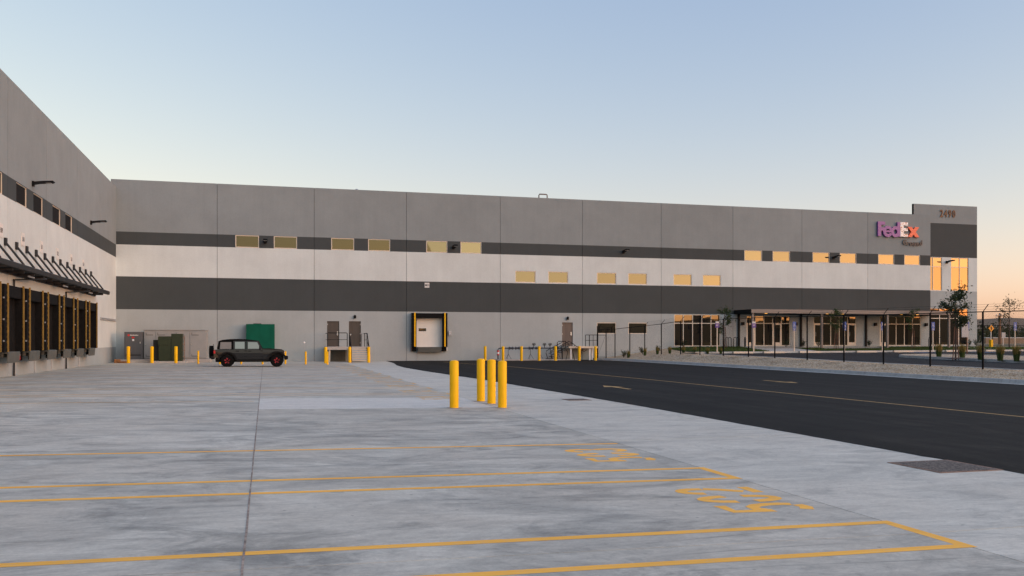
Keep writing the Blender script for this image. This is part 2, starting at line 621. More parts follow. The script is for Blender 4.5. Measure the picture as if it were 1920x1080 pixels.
def grid_sheet(xs, ys, zf, mb=None, mi=0):
    mb = mb or MB()
    nx, ny = len(xs), len(ys)
    vs_ = [(x, y, zf(x, y)) for y in ys for x in xs]
    fs = [(j * nx + i, j * nx + i + 1, (j + 1) * nx + i + 1, (j + 1) * nx + i) for j in range(ny - 1) for i in range(nx - 1)]
    return mb.add(vs_, fs, mi)
def lin(a, b, n):
    return [a + (b - a) * i / n for i in range(n + 1)]

# ------------------------------------------------------------------ terrain
tag(MB().quad((-2500, -2500, -.32), (2500, -2500, -.32), (2500, 2500, -.32), (-2500, 2500, -.32)).build('ground', 'dry_field', flipfix=False), kind='structure')

# truck court of cast slabs, joints recessed
apron = MB()
grid_sheet(lin(-11.4, 9.62, 12), lin(-18, 73.9, 24), lambda x, y: zg(x, y) - .03, apron)
apron = tag(apron.build('truck_court', 'joint_dark', flipfix=False), kind='structure')
def slab(x0, x1, y0, y1, mat, g=.012):
    mb = MB()
    nx = max(1, int((x1 - x0) / 2)); ny = max(1, int((y1 - y0) / 4))
    xs = [x0 + g] + [x for x in lin(x0, x1, nx)[1:-1]] + [x1 - g]
    ys = [y0 + g] + [y for y in lin(y0, y1, ny)[1:-1]] + [y1 - g]
    grid_sheet(xs, ys, zg, mb)
    # slab edges
    for a, b in (((x0 + g, y0 + g), (x1 - g, y0 + g)), ((x1 - g, y0 + g), (x1 - g, y1 - g)), ((x1 - g, y1 - g), (x0 + g, y1 - g)), ((x0 + g, y1 - g), (x0 + g, y0 + g))):
        za, zb = zg(*a), zg(*b)
        mb.quad((a[0], a[1], za), (a[0], a[1], za - .028), (b[0], b[1], zb - .028), (b[0], b[1], zb))
    o = mb.build('slab', mat, apron, flipfix=False)
    return o
JY = [-18, -8.4, -.8, 6.82, 14.5, 22.45, 26.6, 34.2, 41.8, 49.4, 57.0, 64.6, 73.88]
for a, b in zip(JY, JY[1:]):
    slab(-10.96, -5.55, a, b, 'concrete_apron', .006)
    slab(-5.55, -.16, a, b, 'concrete_apron', .006)
    if a == 22.45:
        slab(-.16, 5.75, a, b, 'concrete_patch', .006)
    else:
        slab(-.16, 5.75, a, b, 'concrete_apron', .005)
    slab(5.75, 9.55, a, b, 'concrete_lane', .008)
# sealed main joint: a raised bead of old sealant
mb = MB()
for i in range(60):
    y0 = -2 + i * 1.25; y1 = y0 + 1.25
    mb.quad((-.169 + random.uniform(-.004, .004), y0, zg(-.16, y0) + .003), (-.151 + random.uniform(-.004, .004), y0, zg(-.16, y0) + .003), (-.151, y1, zg(-.16, y1) + .003), (-.169, y1, zg(-.16, y1) + .003))
mb.build('joint_sealant', 'sealant', apron, flipfix=False)

# painted stalls
def line(x0, y0, x1, y1, wd=.11, mat='road_yellow', parent=apron, zf=zg, dz=.0016, n=10):
    dx, dy = x1 - x0, y1 - y0
    l = math.hypot(dx, dy); px, py = -dy / l * wd / 2, dx / l * wd / 2
    mb = MB()
    for i in range(n):
        a = i / n; b = (i + 1) / n
        ax, ay, bx, by = x0 + dx * a, y0 + dy * a, x0 + dx * b, y0 + dy * b
        mb.quad((ax - px, ay - py, zf(ax, ay) + dz), (bx - px, by - py, zf(bx, by) + dz), (bx + px, by + py, zf(bx, by) + dz), (ax + px, ay + py, zf(ax, ay) + dz))
    return mb.build('painted_line', mat, parent, flipfix=False)
LX0 = -10.2
def island(y_near, y_far, mat='road_yellow', cap=True):
    for y in (y_near, y_far):
        line(LX0, y, 5.80, y, .125, mat)
    if cap:
        line(5.738, y_near + .063, 5.738, y_far - .063, .125, mat, dz=.0017, n=2)
island(6.31, 7.33); island(10.17, 11.09)
line(LX0, 14.08, 5.72, 14.08, .12)
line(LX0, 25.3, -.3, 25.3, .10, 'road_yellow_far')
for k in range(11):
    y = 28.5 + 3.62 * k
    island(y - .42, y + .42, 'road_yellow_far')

# stencilled stall numbers
def arc(cx, cy, rx, ry, a0, a1, n=10):
    return [(cx + rx * math.cos(R(a0 + (a1 - a0) * i / n)), cy + ry * math.sin(R(a0 + (a1 - a0) * i / n))) for i in range(n + 1)]
STROKES = {   # unit box, stencil breaks between strokes
    '0': [arc(.5, .56, .40, .38, 8, 172), arc(.5, .44, .40, .38, 188, 352)],
    '2': [arc(.5, .70, .38, .24, 175, 20) + [(.83, .62)], [(.83, .60), (.66, .42), (.42, .29), (.26, .20)], [(.02, .055), (.98, .055)]],
    '3': [arc(.5, .73, .36, .22, 170, -60), arc(.5, .28, .39, .24, 60, -170)],
    '4': [[(.70, .03), (.70, .97), (.62, .97), (.10, .36)], [(.12, .28), (.60, .28)], [(.78, .28), (.95, .28)]],
    '5': [[(.94, .95), (.14, .95), (.10, .50)], [(.20, .57), (.38, .64), (.62, .63), (.82, .54), (.91, .38), (.90, .22), (.80, .12)], [(.70, .07), (.36, .05), (.06, .12)]],
    '6': [arc(.5, .66, .38, .30, 40, 180) + [(.12, .40)], arc(.5, .30, .38, .26, 190, -165)],
    '7': [[(.08, .94), (.90, .94)], [(.88, .86), (.60, .50), (.42, .04)]],
    '8': [arc(.5, .73, .33, .22, 10, 350), arc(.5, .28, .39, .24, 100, 440)],
    '9': [arc(.5, .70, .38, .26, 10, 375), arc(.5, .34, .38, .30, -5, -140)],
    '1': [[(.30, .78), (.55, .95), (.55, .03)]],
}
def ribbon(mb, pts, wd, fn):
    k = len(pts)
    L, Rr = [], []
    for i in range(k):
        a = pts[max(i - 1, 0)]; b = pts[min(i + 1, k - 1)]
        dx, dy = b[0] - a[0], b[1] - a[1]
        l = math.hypot(dx, dy) or 1
        nx, ny = -dy / l * wd / 2, dx / l * wd / 2
        L.append(fn(pts[i][0] + nx, pts[i][1] + ny)); Rr.append(fn(pts[i][0] - nx, pts[i][1] - ny))
    mb.add(L + Rr, [(i, i + 1, k + i + 1, k + i) for i in range(k - 1)])
def stall_number(txt, yc, mat, hgt=.98, cw=.40, pitch=.53, x_foot=5.5):
    mb = MB()
    for i, ch in enumerate(txt):
        y0 = yc + (i - 1) * pitch - cw / 2
        for si, st in enumerate(STROKES[ch]):
            def fn(u, v, y0=y0, si=si):
                # unit box -> court: reader stands in the lane and looks to the docks
                x = x_foot - hgt * v; y = y0 + cw * u
                return (x, y, zg(x, y) + .0016 + si * .0002)
            # metric ribbon: compute in metres
            pts = [(u * cw, v * hgt) for u, v in st]
            ribbon(mb, pts, .142, lambda a, b, fn=fn: fn(a / cw, b / hgt))
    return mb.build('painted_number', mat, apron, flipfix=False)
stall_number('502', 8.80, 'road_yellow')
stall_number('503', 12.70, 'road_yellow')
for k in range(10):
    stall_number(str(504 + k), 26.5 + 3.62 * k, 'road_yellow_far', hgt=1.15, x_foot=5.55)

# drive lane of new asphalt
mb = MB()
edge = [(-25, 9.57), (40, 9.52), (44, 9.0), (48, 8.55), (54, 8.35), (58, 8.5), (62, 8.9), (66.5, 9.4), (68.2, 9.9), (69.0, 10.8), (69.3, 28.6)]
ys = [-25, 0, 4] + [4 + .35 * q for q in range(1, 199)] + [73.88]
def xe(y): return interp(y, [(22, 9.53), (38, 9.2), (44, 8.85), (50, 8.55), (56, 8.42), (61, 8.65), (66.8, 9.25), (73.9, 9.6)])
vs_ = []
for y in ys:
    vs_ += [(xe(y) + random.gauss(0, .010), y, .006), (28.62, y, .006)]
mb.add(vs_, [(2 * i, 2 * i + 1, 2 * i + 3, 2 * i + 2) for i in range(len(ys) - 1)])
road = tag(mb.build('access_road', 'asphalt', flipfix=False), kind='structure')
zr = lambda x, y: .006
line(16.9, -10, 16.2, 36, .11, 'road_ochre', road, zr, .005, 4)
line(16.2, 36, 15.3, 56, .11, 'road_ochre', road, zr, .005, 3)
line(15.3, 56, 13.4, 69, .11, 'road_ochre', road, zr, .005, 3)
def arrow(cx, cy, flip):
    # narrow lane arrow along the road: shaft, then a half head
    s = -1 if flip else 1
    L = 2.6
    P = [(.0, -L / 2), (.17, -L / 2), (.17, .1), (.42, .1), (.06, L / 2), (-.28, .25), (0, .25)]
    mb = MB()
    vs2 = [(cx + s * a, cy + s * b, .0115) for a, b in P]
    mb.add(vs2, [(0, 1, 2, 6), (2, 3, 4), (2, 4, 6), (6, 4, 5)])
    mb.build('painted_arrow', 'road_ochre', road, flipfix=False)
arrow(12.3, 30.6, False)
arrow(20.7, 32.9, True)

# drain grates set into the lane
def grate(x0, y0, x1, y1, label):
    t = thing('drain_grate', label, 'drain grate', ((x0 + x1) / 2, (y0 + y1) / 2, 0), 'drain grates in the concrete lane')
    fr = MB()
    fr.box(x0 - .05, y0 - .05, .001, x1 + .05, y0, .008); fr.box(x0 - .05, y1, .001, x1 + .05, y1 + .05, .008)
    fr.box(x0 - .05, y0, .001, x0, y1, .008); fr.box(x1, y0, .001, x1 + .05, y1, .008)
    fr.build('frame', 'rust', t)
    MB().box(x0, y0, .0015, x1, y1, .003).build('pit', 'joint_dark', t)
    n = int((x1 - x0) / .055)
    for i in range(n):
        x = x0 + (i + .5) * (x1 - x0) / n
        MB().box(x - .014, y0, .0035, x + .014, y1, .010).build('bar', 'grate_iron', t)
grate(8.58, 9.88, 9.5, 10.82, 'large rusty drain grate in the pale concrete lane, nearest the camera')
grate(8.45, 24.4, 9.05, 25.0, 'small rusty drain grate in the concrete lane past the four bollards')

# kerb and gutter along the gravel bed
KX = 28.62
def kerb_path(y):
    return KX if y < 66 else KX - .018 * (y - 66) ** 2
kerb = MB()
yy = [-10, 6, 12, 18, 24, 30, 36, 42, 48, 54, 60, 66, 68, 70, 72, 73.2]
def loft(prof, yy, off, mb):
    k = len(prof)
    vs2 = [(off(y) + px, y, pz) for y in yy for px, pz in prof]
    mb.add(vs2, [(j * k + i, j * k + i + 1, (j + 1) * k + i + 1, (j + 1) * k + i) for j in range(len(yy) - 1) for i in range(k - 1)])
kerb_root = MB()
loft([(-.32, -.02), (-.32, .012), (.04, .010)], yy, kerb_path, kerb_root)
kerb_root = tag(kerb_root.build('road_kerb', 'gutter_concrete', flipfix=False), kind='structure')
ky = -10.0
while ky < 72.5:
    seg = [ky + .012, ky + 1.0, ky + 2.0, min(ky + 3.038, 73.2)]
    mb = MB()
    loft([(.04, -.02), (.04, .012), (.10, .15), (.12, .165), (.27, .168), (.285, .155), (.285, -.02)], seg, kerb_path, mb)
    mb.build('kerbstone', 'kerb_concrete', kerb_root, flipfix=False)
    ky += 3.05

# raised bed of gravel between kerb and fence, running up to the wall
def zbed(x, y):
    f = interp(y, FZ)
    if y < 67:
        z = interp(x, [(28.9, .14), (29.5, .18), (31.0, f), (31.8, f + .0), (33, f)])
    else:
        z0 = interp(x, [(28.9, .14), (29.5, .18), (31.0, f), (31.8, f), (34, f + .12)])
        z1 = zwall(x)
        t = (y - 67) / 6.9
        z = z0 * (1 - t) + z1 * t
    return z + .012 * math.sin(x * 5 + y * 1.7)
bed = MB()
grid_sheet([28.9, 29.3, 29.8, 30.4, 31.0, 31.45, 31.62], lin(-10, 67, 90), zbed, bed)
xs_ = [KX + .26 - .5, 29.0, 29.6, 30.2, 31, 31.62, 32.4, 33.2, 34, 34.6]
bedw = MB()
ysw = lin(67, 73.9, 12)
vs2 = []
for y in ysw:
    x0 = kerb_path(y) + .27
    row = [x0 + (34.7 - x0) * i / 10 for i in range(11)]
    vs2 += [(x, y, zbed(x, y) if i else .14) for i, x in enumerate(row)]
bedw.add(vs2, [(j * 11 + i, j * 11 + i + 1, (j + 1) * 11 + i + 1, (j + 1) * 11 + i) for j in range(12) for i in range(10)])
tag(bed.build('gravel_bed', 'gravel', smooth=True, flipfix=False), kind='structure')
tag(bedw.build('gravel_slope', 'gravel', smooth=True, flipfix=False), kind='structure')
def pebbles(count, fx):
    mb = MB()
    for _ in range(count):
        x, y = fx()
        z = zbed(x, y)
        r = random.uniform(.02, .055)
        a = random.uniform(0, 6.28)
        pts = [(x + r * math.cos(a + k * 1.571) * random.uniform(.7, 1.2), y + r * math.sin(a + k * 1.571) * random.uniform(.7, 1.2), z - .004) for k in range(4)]
        mb.add(pts + [(x + random.uniform(-.01, .01), y, z + r * .7)], [(0, 1, 4), (1, 2, 4), (2, 3, 4), (3, 0, 4)])
    return mb
def _px():
    return random.uniform(28.95, 31.55), random.uniform(20, 67)
tag(pebbles(9000, _px).build('gravel', 'gravel', flipfix=False), 'loose tan gravel heaped between road kerb and black fence', 'gravel', kind='stuff')

# car park, lawn, walk behind the fence
lot = MB()
grid_sheet([31.9, 36, 40, 50, 60, 75, 95, 130], [10, 30, 45, 60, 67.5], lambda x, y: zlot(x, y), lot)
lot = tag(lot.build('car_park', 'asphalt_lot', flipfix=False), kind='structure')
lotk = MB()
lotkerb = tag(MB().box(31.62, 10, .1, 31.63, 67, .2).build('car_park_kerb', 'gutter_concrete'), kind='structure')
ky = 10.0
while ky < 66:
    y1 = min(ky + 3.03, 66.9)
    mb = MB()
    zz = [interp(y, FZ) + .035 for y in (ky, y1)]
    mb.add([(31.64, ky, zz[0] - .3), (31.64, ky, zz[0]), (31.92, ky, zz[0]), (31.92, ky, zz[0] - .3), (31.64, y1, zz[1] - .3), (31.64, y1, zz[1]), (31.92, y1, zz[1]), (31.92, y1, zz[1] - .3)],
           [(0, 1, 5, 4), (1, 2, 6, 5), (2, 3, 7, 6), (0, 3, 2, 1), (4, 5, 6, 7)])
    mb.build('kerbstone', 'gutter_concrete', lotkerb)
    ky += 3.05
# kerb and walk along the far side of the car park
walk = MB()
grid_sheet([34.3, 40, 50, 60, 75, 95, 130], [67.5, 67.51, 68.35], lambda x, y: zlot(x, 67.5) + (.0 if y < 67.505 else .13), walk)
tag(walk.build('front_walk', 'gutter_concrete', flipfix=False), kind='structure')
def zlawn(x, y):
    t = max(0, min(1, (y - 68.35) / 5.0))
    z1 = zwall(x) - .02 if x < 68 else .98
    return (zlot(x, 67.5) + .14) * (1 - t) + z1 * t
lawn = MB()
grid_sheet([34.6, 36, 38, 40, 41.9], lin(68.35, 73.9, 6), zlawn, lawn)
grid_sheet([46.5, 47.5, 49.0], lin(68.35, 72, 4), zlawn, lawn)
grid_sheet([49.0, 52, 54.6, 56], lin(68.35, 71.0, 4), zlawn, lawn)
grid_sheet([56, 60, 64, 69, 80, 110], lin(68.35, 73.0, 5), zlawn, lawn)
lawn = tag(lawn.build('lawn', 'lawn', smooth=True, flipfix=False), kind='structure')
ew = MB()
grid_sheet([34.8, 38, 41.8, 46, 50, 54, 58, 62, 66, 69], [68.36, 71.0, 73.89], lambda x, y: zlawn(x, y) - .012, ew)
tag(ew.build('entry_walk', 'gutter_concrete', flipfix=False), kind='structure')
gb = MB()
for _ in range(16000):
    x = random.choice((random.uniform(34.6, 41.9), random.uniform(46.5, 56), random.uniform(56, 80), random.uniform(56, 80)))
    ymax = 73.6 if x < 42 else (71.7 if x < 49 else (70.8 if x < 56 else 72.8))
    y = random.uniform(68.4, ymax)
    z = zlawn(x, y)
    a = random.uniform(0, 3.14); h = random.uniform(.05, .10); d = .03
    gb.add([(x - d * math.cos(a), y - d * math.sin(a), z - .005), (x + d * math.cos(a), y + d * math.sin(a), z - .005), (x + random.uniform(-.03, .03), y + random.uniform(-.03, .03), z + h)], [(0, 1, 2)])
tag(gb.build('grass', 'grass_green', flipfix=False), 'short green grass on the lawn in front of the office storefronts', 'grass', kind='stuff')
zl2 = lambda x, y: zlot(x, y)
for i, x in enumerate((44.2, 47.4, 50.8, 54.2, 57.6, 61.0, 64.4)):
    line(x, 62.3, x, 67.2, .11, 'road_white', lot, zl2, .008, 3)
for x in (53.2, 59.5):
    MB().quad((x, 63.2, zlot(x, 63) + .009), (x + 1.6, 63.2, zlot(x, 63) + .009), (x + 1.6, 65.2, zlot(x, 65) + .009), (x, 65.2, zlot(x, 65) + .009)).build('painted_line', 'road_blue', lot, flipfix=False)
# planted island with kerb
isl_pts = [(44.4, 53.2)] + [(43.2 + 1.6 * math.cos(R(a)) , 51.8 + 1.9 * math.sin(R(a))) for a in (60, 20, -20)]
IS = [(42.2, 52.6), (41.2, 51.2), (40.1, 47.0), (39.2, 42.5), (38.6, 39.0), (37.4, 30), (36, 20), (41, 20), (44.0, 33), (47.0, 43.0), (48.2, 49.0), (48.0, 53.0), (46.4, 54.6), (44.0, 54.2)]
def shrink(P, d):
    cx = sum(p[0] for p in P) / len(P); cy = sum(p[1] for p in P) / len(P)
    out = []
    for x, y in P:
        l = math.hypot(x - cx, y - cy)
        out.append((x - (x - cx) / l * d, y - (y - cy) / l * d))
    return out
mb = MB()
k = len(IS); inn = shrink(IS, .24)
vs2 = [(x, y, zlot(x, y) - .02) for x, y in IS] + [(x, y, zlot(x, y) + .15) for x, y in shrink(IS, .04)] + [(x, y, zlot(x, y) + .155) for x, y in inn] + [(x, y, zlot(x, y) + .05) for x, y in inn]
fs = []
for r_ in range(3):
    for i in range(k):
        j = (i + 1) % k
        fs.append((r_ * k + i, r_ * k + j, (r_ + 1) * k + j, (r_ + 1) * k + i))
mb.add(vs2, fs)
tag(mb.build('island_kerb', 'kerb_concrete'), kind='structure')
mb = MB()
mb.add([(x, y, zlot(x, y) + .12) for x, y in inn], [list(range(k))])
tag(mb.build('island_gravel', 'gravel', flipfix=False), kind='structure')

# ------------------------------------------------------------------ long building
bld = thing('warehouse', 'long grey tilt-up concrete warehouse with dark and white painted bands and a dock wing', 'building', (28, YF, 0))
BANDS = [(0, 4.08, 3), (4.08, 6.6, 2), (6.6, 9.03, 1), (9.03, 10.02, 2), (10.02, 14.0, 0)]
WM = ['wall_grey', 'wall_white', 'wall_dark', 'wall_low']
def wall_panel(a0, a1, bands, openings, mapf, thick=.25, reveal=.14, name='wall_panel', jog=.006):
    """one cast panel in its own plane: a along the wall, z up, d into the wall; openings = (a0,a1,z0,z1)"""
    mb = MB()
    as_ = sorted({a0, a1} | {o[0] for o in openings} | {o[1] for o in openings})
    zs = sorted({b[0] for b in bands} | {bands[-1][1]} | {o[2] for o in openings} | {o[3] for o in openings})
    def band(z):
        for b in bands:
            if b[0] <= z < b[1]: return b[2]
        return bands[-1][2]
    for i in range(len(as_) - 1):
        for j in range(len(zs) - 1):
            ca, cz = (as_[i] + as_[i + 1]) / 2, (zs[j] + zs[j + 1]) / 2
            if any(o[0] < ca < o[1] and o[2] < cz < o[3] for o in openings): continue
            mb.quad(mapf(as_[i], 0, zs[j]), mapf(as_[i + 1], 0, zs[j]), mapf(as_[i + 1], 0, zs[j + 1]), mapf(as_[i], 0, zs[j + 1]), band(cz))
    for o in openings:
        m_ = band((o[2] + o[3]) / 2 )
        for (p, q) in (((o[0], o[2]), (o[1], o[2])), ((o[1], o[2]), (o[1], o[3])), ((o[1], o[3]), (o[0], o[3])), ((o[0], o[3]), (o[0], o[2]))):
            mb.quad(mapf(p[0], 0, p[1]), mapf(p[0], reveal, p[1]), mapf(q[0], reveal, q[1]), mapf(q[0], 0, q[1]), m_)
    zt = bands[-1][1]
    # edges and coping
    for b in bands:
        for a in (a0, a1):
            mb.quad(mapf(a, 0, b[0]), mapf(a, 0, b[1]), mapf(a, thick, b[1]), mapf(a, thick, b[0]), b[2])
    mb.quad(mapf(a0, 0, zt), mapf(a1, 0, zt), mapf(a1, thick, zt), mapf(a0, thick, zt), 0)
    mb.quad(mapf(a0, thick, zt), mapf(a1, thick, zt), mapf(a1, thick, zt - 1), mapf(a0, thick, zt - 1), 0)
    o = mb.build(name, WM, bld, flipfix=False)
    # shallow chamfer strips where paint bands meet (cast reveals)
    for b in bands[1:]:
        pass
    return o
front = lambda a, d, z: (a, YF + d, z)
WIN_A = [(-2.27, -.47), (.66, 2.47), (5.16, 7.0), (8.13, 9.94), (12.94, 14.74), (15.86, 17.68), (42.56, 44.41), (45.5, 47.35), (49.75, 51.59), (52.7, 54.55), (56.97, 58.81), (59.94, 61.78)]
WIN_B = [(20.64, 22.47), (23.61, 25.43), (28.08, 29.92), (31.05, 32.86), (35.43, 37.25), (38.34, 40.17)]
WIN_C = [(28.08, 29.92), (31.05, 32.88)]
STORE = [(35.5, 40.1, 1.16, 4.04), (42.78, 47.35, 1.18, 3.98), (49.86, 54.53, 1.18, 3.98), (57.15, 61.85, 1.18, 4.04)]
DOORS = [(4.83, 5.80), (6.57, 7.54), (24.87, 25.85)]
DOCK = (12.04, 14.29, 1.15, 3.62)
OPEN = [(a, b, 9.035, 10.015) for a, b in WIN_A] + [(a, b, 6.66, 7.66) for a, b in WIN_B] + [(a, b, 2.27, 3.27) for a, b in WIN_C] + STORE + [(a, b, 1.20, 3.26) for a, b in DOORS] + [DOCK]
JX = [-11.35, -3.63, 3.81, 11.28, 19.32, 26.74, 34.23, 41.39, 48.6, 55.8, 62.98]
GAP = .014
for a, b in zip(JX, JX[1:]):
    ops = [o for o in OPEN if a < o[0] and o[1] < b]
    wall_panel(a + GAP, b - GAP, BANDS, ops, front)
mb = MB()
mb.box(-11.3, YF + .20, -.2, 62.9, YF + 38, 13.2)
core = mb.build('core', ['joint_dark'], bld)
MB().box(-11.3, YF + .3, 13.2, 62.9, YF + 37.9, 13.22).build('roof', 'roofing', bld)
# dark backing in the panel joints
for x in JX[1:-1]:
    MB().box(x - .03, YF + .05, 0, x + .03, YF + .12, 13.95).build('panel_joint', 'joint_dark', bld)

# tower block at the right end
TB = [(0, 6.56, 3), (6.56, 9.9, 1), (9.9, 13.24, 2), (13.24, 15.05, 0)]
TY = YF + .10
tower_front = lambda a, d, z: (a, TY + d, z)
TWIN = [(63.02, 64.42, 6.60, 9.88), (65.47, 67.58, 6.60, 9.88), (63.02, 67.56, 1.20, 4.84)]
wall_panel(63.0, 68.6, TB, TWIN, tower_front)
wall_panel(61.1, 63.0 - .001, [(13.3, 15.05, 0)], [], lambda a, d, z: (a, TY + .0 + d, z))
MB().box(62.95, TY + .20, 0, 68.58, TY + 12, 13.3, 0).build('tower_core', 'wall_dark', bld)
mb = MB()
mb.quad((68.6, TY, 0), (68.6, TY + 12, 0), (68.6, TY + 12, 15.05), (68.6, TY, 15.05))
mb.quad((61.1, TY, 13.2), (61.1, TY + .25, 13.2), (61.1, TY + .25, 15.05), (61.1, TY, 15.05))
mb.quad((61.1, TY + .252, 13.2), (68.6, TY + .252, 13.2), (68.6, TY + .252, 15.05), (61.1, TY + .252, 15.05))
mb.build('tower_return', 'wall_grey', bld, flipfix=False)

# windows: frame and pane
def window(a0, a1, z0, z1, mapf, cols=1, rows=None, fr=.065, glass='window_glass', d=.07, frame='frame_alu', doors=(), widths=None):
    mb = MB()
    def bx(p0, p1, q0, q1, d0, d1, mi=0, m=None):
        v = [mapf(p0, d0, q0), mapf(p1, d0, q0), mapf(p1, d1, q0), mapf(p0, d1, q0), mapf(p0, d0, q1), mapf(p1, d0, q1), mapf(p1, d1, q1), mapf(p0, d1, q1)]
        (m or mb).add(v, [(0, 3, 2, 1), (4, 5, 6, 7), (0, 1, 5, 4), (1, 2, 6, 5), (2, 3, 7, 6), (3, 0, 4, 7)], mi)
    e = .003
    bx(a0 + e, a1 - e, z0 + e, z0 + fr, d - .045, d + .03); bx(a0 + e, a1 - e, z1 - fr, z1 - e, d - .045, d + .03)
    bx(a0 + e, a0 + fr, z0 + fr, z1 - fr, d - .045, d + .03); bx(a1 - fr, a1 - e, z0 + fr, z1 - fr, d - .045, d + .03)
    win = mb.build('window_frame' if not doors and cols == 1 else 'storefront_frame', frame, bld)
    cs = widths or lin(a0, a1, cols)
    rs = [z0] + (rows or []) + [z1]
    hw = fr * .6
    for c in cs[1:-1]:
        m2 = MB(); bx(c - hw, c + hw, z0 + fr, z1 - fr, d - .042, d + .03, m=m2); m2.build('mullion', frame, win)
    for i in range(len(cs) - 1):
        for r_ in (rows or []):
            m2 = MB(); bx(cs[i] + (hw if i else fr), cs[i + 1] - (hw if i < len(cs) - 2 else fr), r_ - hw, r_ + hw, d - .038, d + .03, m=m2); m2.build('transom', frame, win)
        for j in range(len(rs) - 1):
            m2 = MB()
            q0, q1 = rs[j] + (hw if j else fr), rs[j + 1] - (hw if j < len(rs) - 2 else fr)
            p0, p1 = cs[i] + (hw if i else fr), cs[i + 1] - (hw if i < len(cs) - 2 else fr)
            tilt = random.uniform(-.004, .004); tl2 = random.uniform(-.003, .003)
            m2.quad(mapf(p0, d + tilt, q0), mapf(p1, d - tilt, q0), mapf(p1, d - tilt + tl2, q1), mapf(p0, d + tilt + tl2, q1))
            m2.build('pane', glass, win, flipfix=False)
            if i in doors and j == 0:
                m3 = MB(); s = .10
                bx(p0 + .002, p1 - .002, q0, q0 + .26, d - .05, d - .006, m=m3); bx(p0 + .002, p1 - .002, q1 - s, q1, d - .05, d - .006, m=m3)
                bx(p0 + .002, p0 + s, q0 + .26, q1 - s, d - .05, d - .006, m=m3); bx(p1 - s, p1 - .002, q0 + .26, q1 - s, d - .05, d - .006, m=m3)
                dr = m3.build('door', frame, win)
                m4 = MB(); m4.tube([mapf(p0 + s + .05, d - .09, q0 + .85), mapf(p0 + s + .05, d - .09, q0 + 1.25)], .016, 6)
                m4.build('door_handle', 'steel', win)
    return win
for a, b in WIN_A: window(a, b, 9.035, 10.015, front)
for a, b in WIN_B: window(a, b, 6.66, 7.66, front)
for a, b in WIN_C: window(a, b, 2.27, 3.27, front)
window(*STORE[0], front, 5, [3.24], .06, 'shop_glass')
window(*STORE[1], front, 5, [3.27], .06, 'shop_glass', doors=(0, 3))
window(*STORE[2], front, 5, [3.27], .06, 'shop_glass', doors=(0, 4))
window(*STORE[3], front, 5, [3.27], .06, 'shop_glass', doors=(0,))
window(*TWIN[0], tower_front, 2, [8.95], .05, widths=[63.02, 63.36, 64.42])
window(*TWIN[1], tower_front, 2, [8.95], .05)
window(*TWIN[2], tower_front, 4, [3.86], .06, 'shop_glass')

# steel doors
for i, (a, b) in enumerate(DOORS):
    mat = 'door_brown_light' if i == 2 else 'door_brown'
    mb = MB()
    mb.box(a + .002, YF + .03, 1.202, a + .05, YF + .13, 3.258); mb.box(b - .05, YF + .03, 1.202, b - .002, YF + .13, 3.258); mb.box(a + .05, YF + .03, 3.20, b - .05, YF + .13, 3.258)
    fr_ = mb.build('door_frame', mat, bld)
    dr = MB().bbox(a + .054, YF + .06, 1.204, b - .054, YF + .12, 3.196, .004).build('door', mat, bld)
    hx = a + .13 if i == 1 else b - .14
    mb = MB(); mb.bbox(hx - .045, YF + .035, 2.10, hx + .045, YF + .06, 2.42 if i != 1 else 2.22, .006); mb.tube([(hx, YF + .04, 2.2), (hx, YF - .02, 2.2), (hx + (.11 if i == 1 else -.11), YF - .02, 2.2)], .014, 6)
    mb.build('door_handle', 'steel', dr)
    for z in (1.5, 2.25, 3.0):
        x = (b - .045) if i == 1 else (a + .045)
        MB().box(x - .018, YF + .02, z - .06, x + .018, YF + .05, z + .06).build('hinge', 'steel', dr)

# sectional dock door
dd = MB()
dd.box(DOCK[0] + .005, YF + .11, DOCK[2], DOCK[1] - .005, YF + .115, DOCK[3])
dd = dd.build('dock_door', 'dock_white', bld)
nsec = 10
for i in range(nsec):
    z0 = DOCK[2] + i * (DOCK[3] - DOCK[2]) / nsec; z1 = z0 + (DOCK[3] - DOCK[2]) / nsec
    MB().bbox(DOCK[0] + .01, YF + .085, z0 + .006, DOCK[1] - .01, YF + .108, z1 - .006, .006).build('door_section', 'dock_white', dd)
MB().bbox(12.32, YF + .072, 2.47, 12.94, YF + .09, 2.71, .02).build('window_frame', 'ink', dd)
MB().bbox(12.36, YF + .066, 2.51, 12.90, YF + .075, 2.67, .008).build('pane', 'window_glass', dd)

# ------------------------------------------------------------------ dock wing (left)
side = lambda a, d, z: (XW - d, a, z)
SB = [(0, 1.2, 3), (1.2, 8.03, 1), (8.03, 9.0, 2), (9.0, 13.4, 0)]
WIN_L = [(38.2, 40.1), (41.4, 43.3), (45.5, 47.4), (48.63, 50.6), (52.74, 54.68), (55.93, 57.83)]
DK = [43.0 + 3.615 * k for k in range(-3, 6)]
JL = [22.4, 29.7, 37.0, 44.1, 51.4, 59.3, 66.7, YF - .001]
for a, b in zip(JL, JL[1:]):
    ops = [(p, q, 8.035, 8.98) for p, q in WIN_L if a < p and q < b]
    wall_panel(a + (GAP if a > 23 else 0), b - (GAP if b < 73 else 0), SB, ops, side)
MB().box(XW - 30, 22.4, -.2, XW - .2, YF - .01, 12.6).build('wing_core', 'joint_dark', bld)
for y in JL[1:-1]:
    MB().box(XW - .12, y - .03, 0, XW - .05, y + .03, 13.35).build('panel_joint', 'joint_dark', bld)
for p, q in WIN_L:
    window(p, q, 8.035, 8.98, side, glass='wing_glass', fr=.035)
MB().quad((XW, 22.4, 0), (XW - 30, 22.4, 0), (XW - 30, 22.4, 13.4), (XW, 22.4, 13.4)).build('wing_end_wall', 'wall_grey', bld, flipfix=False)
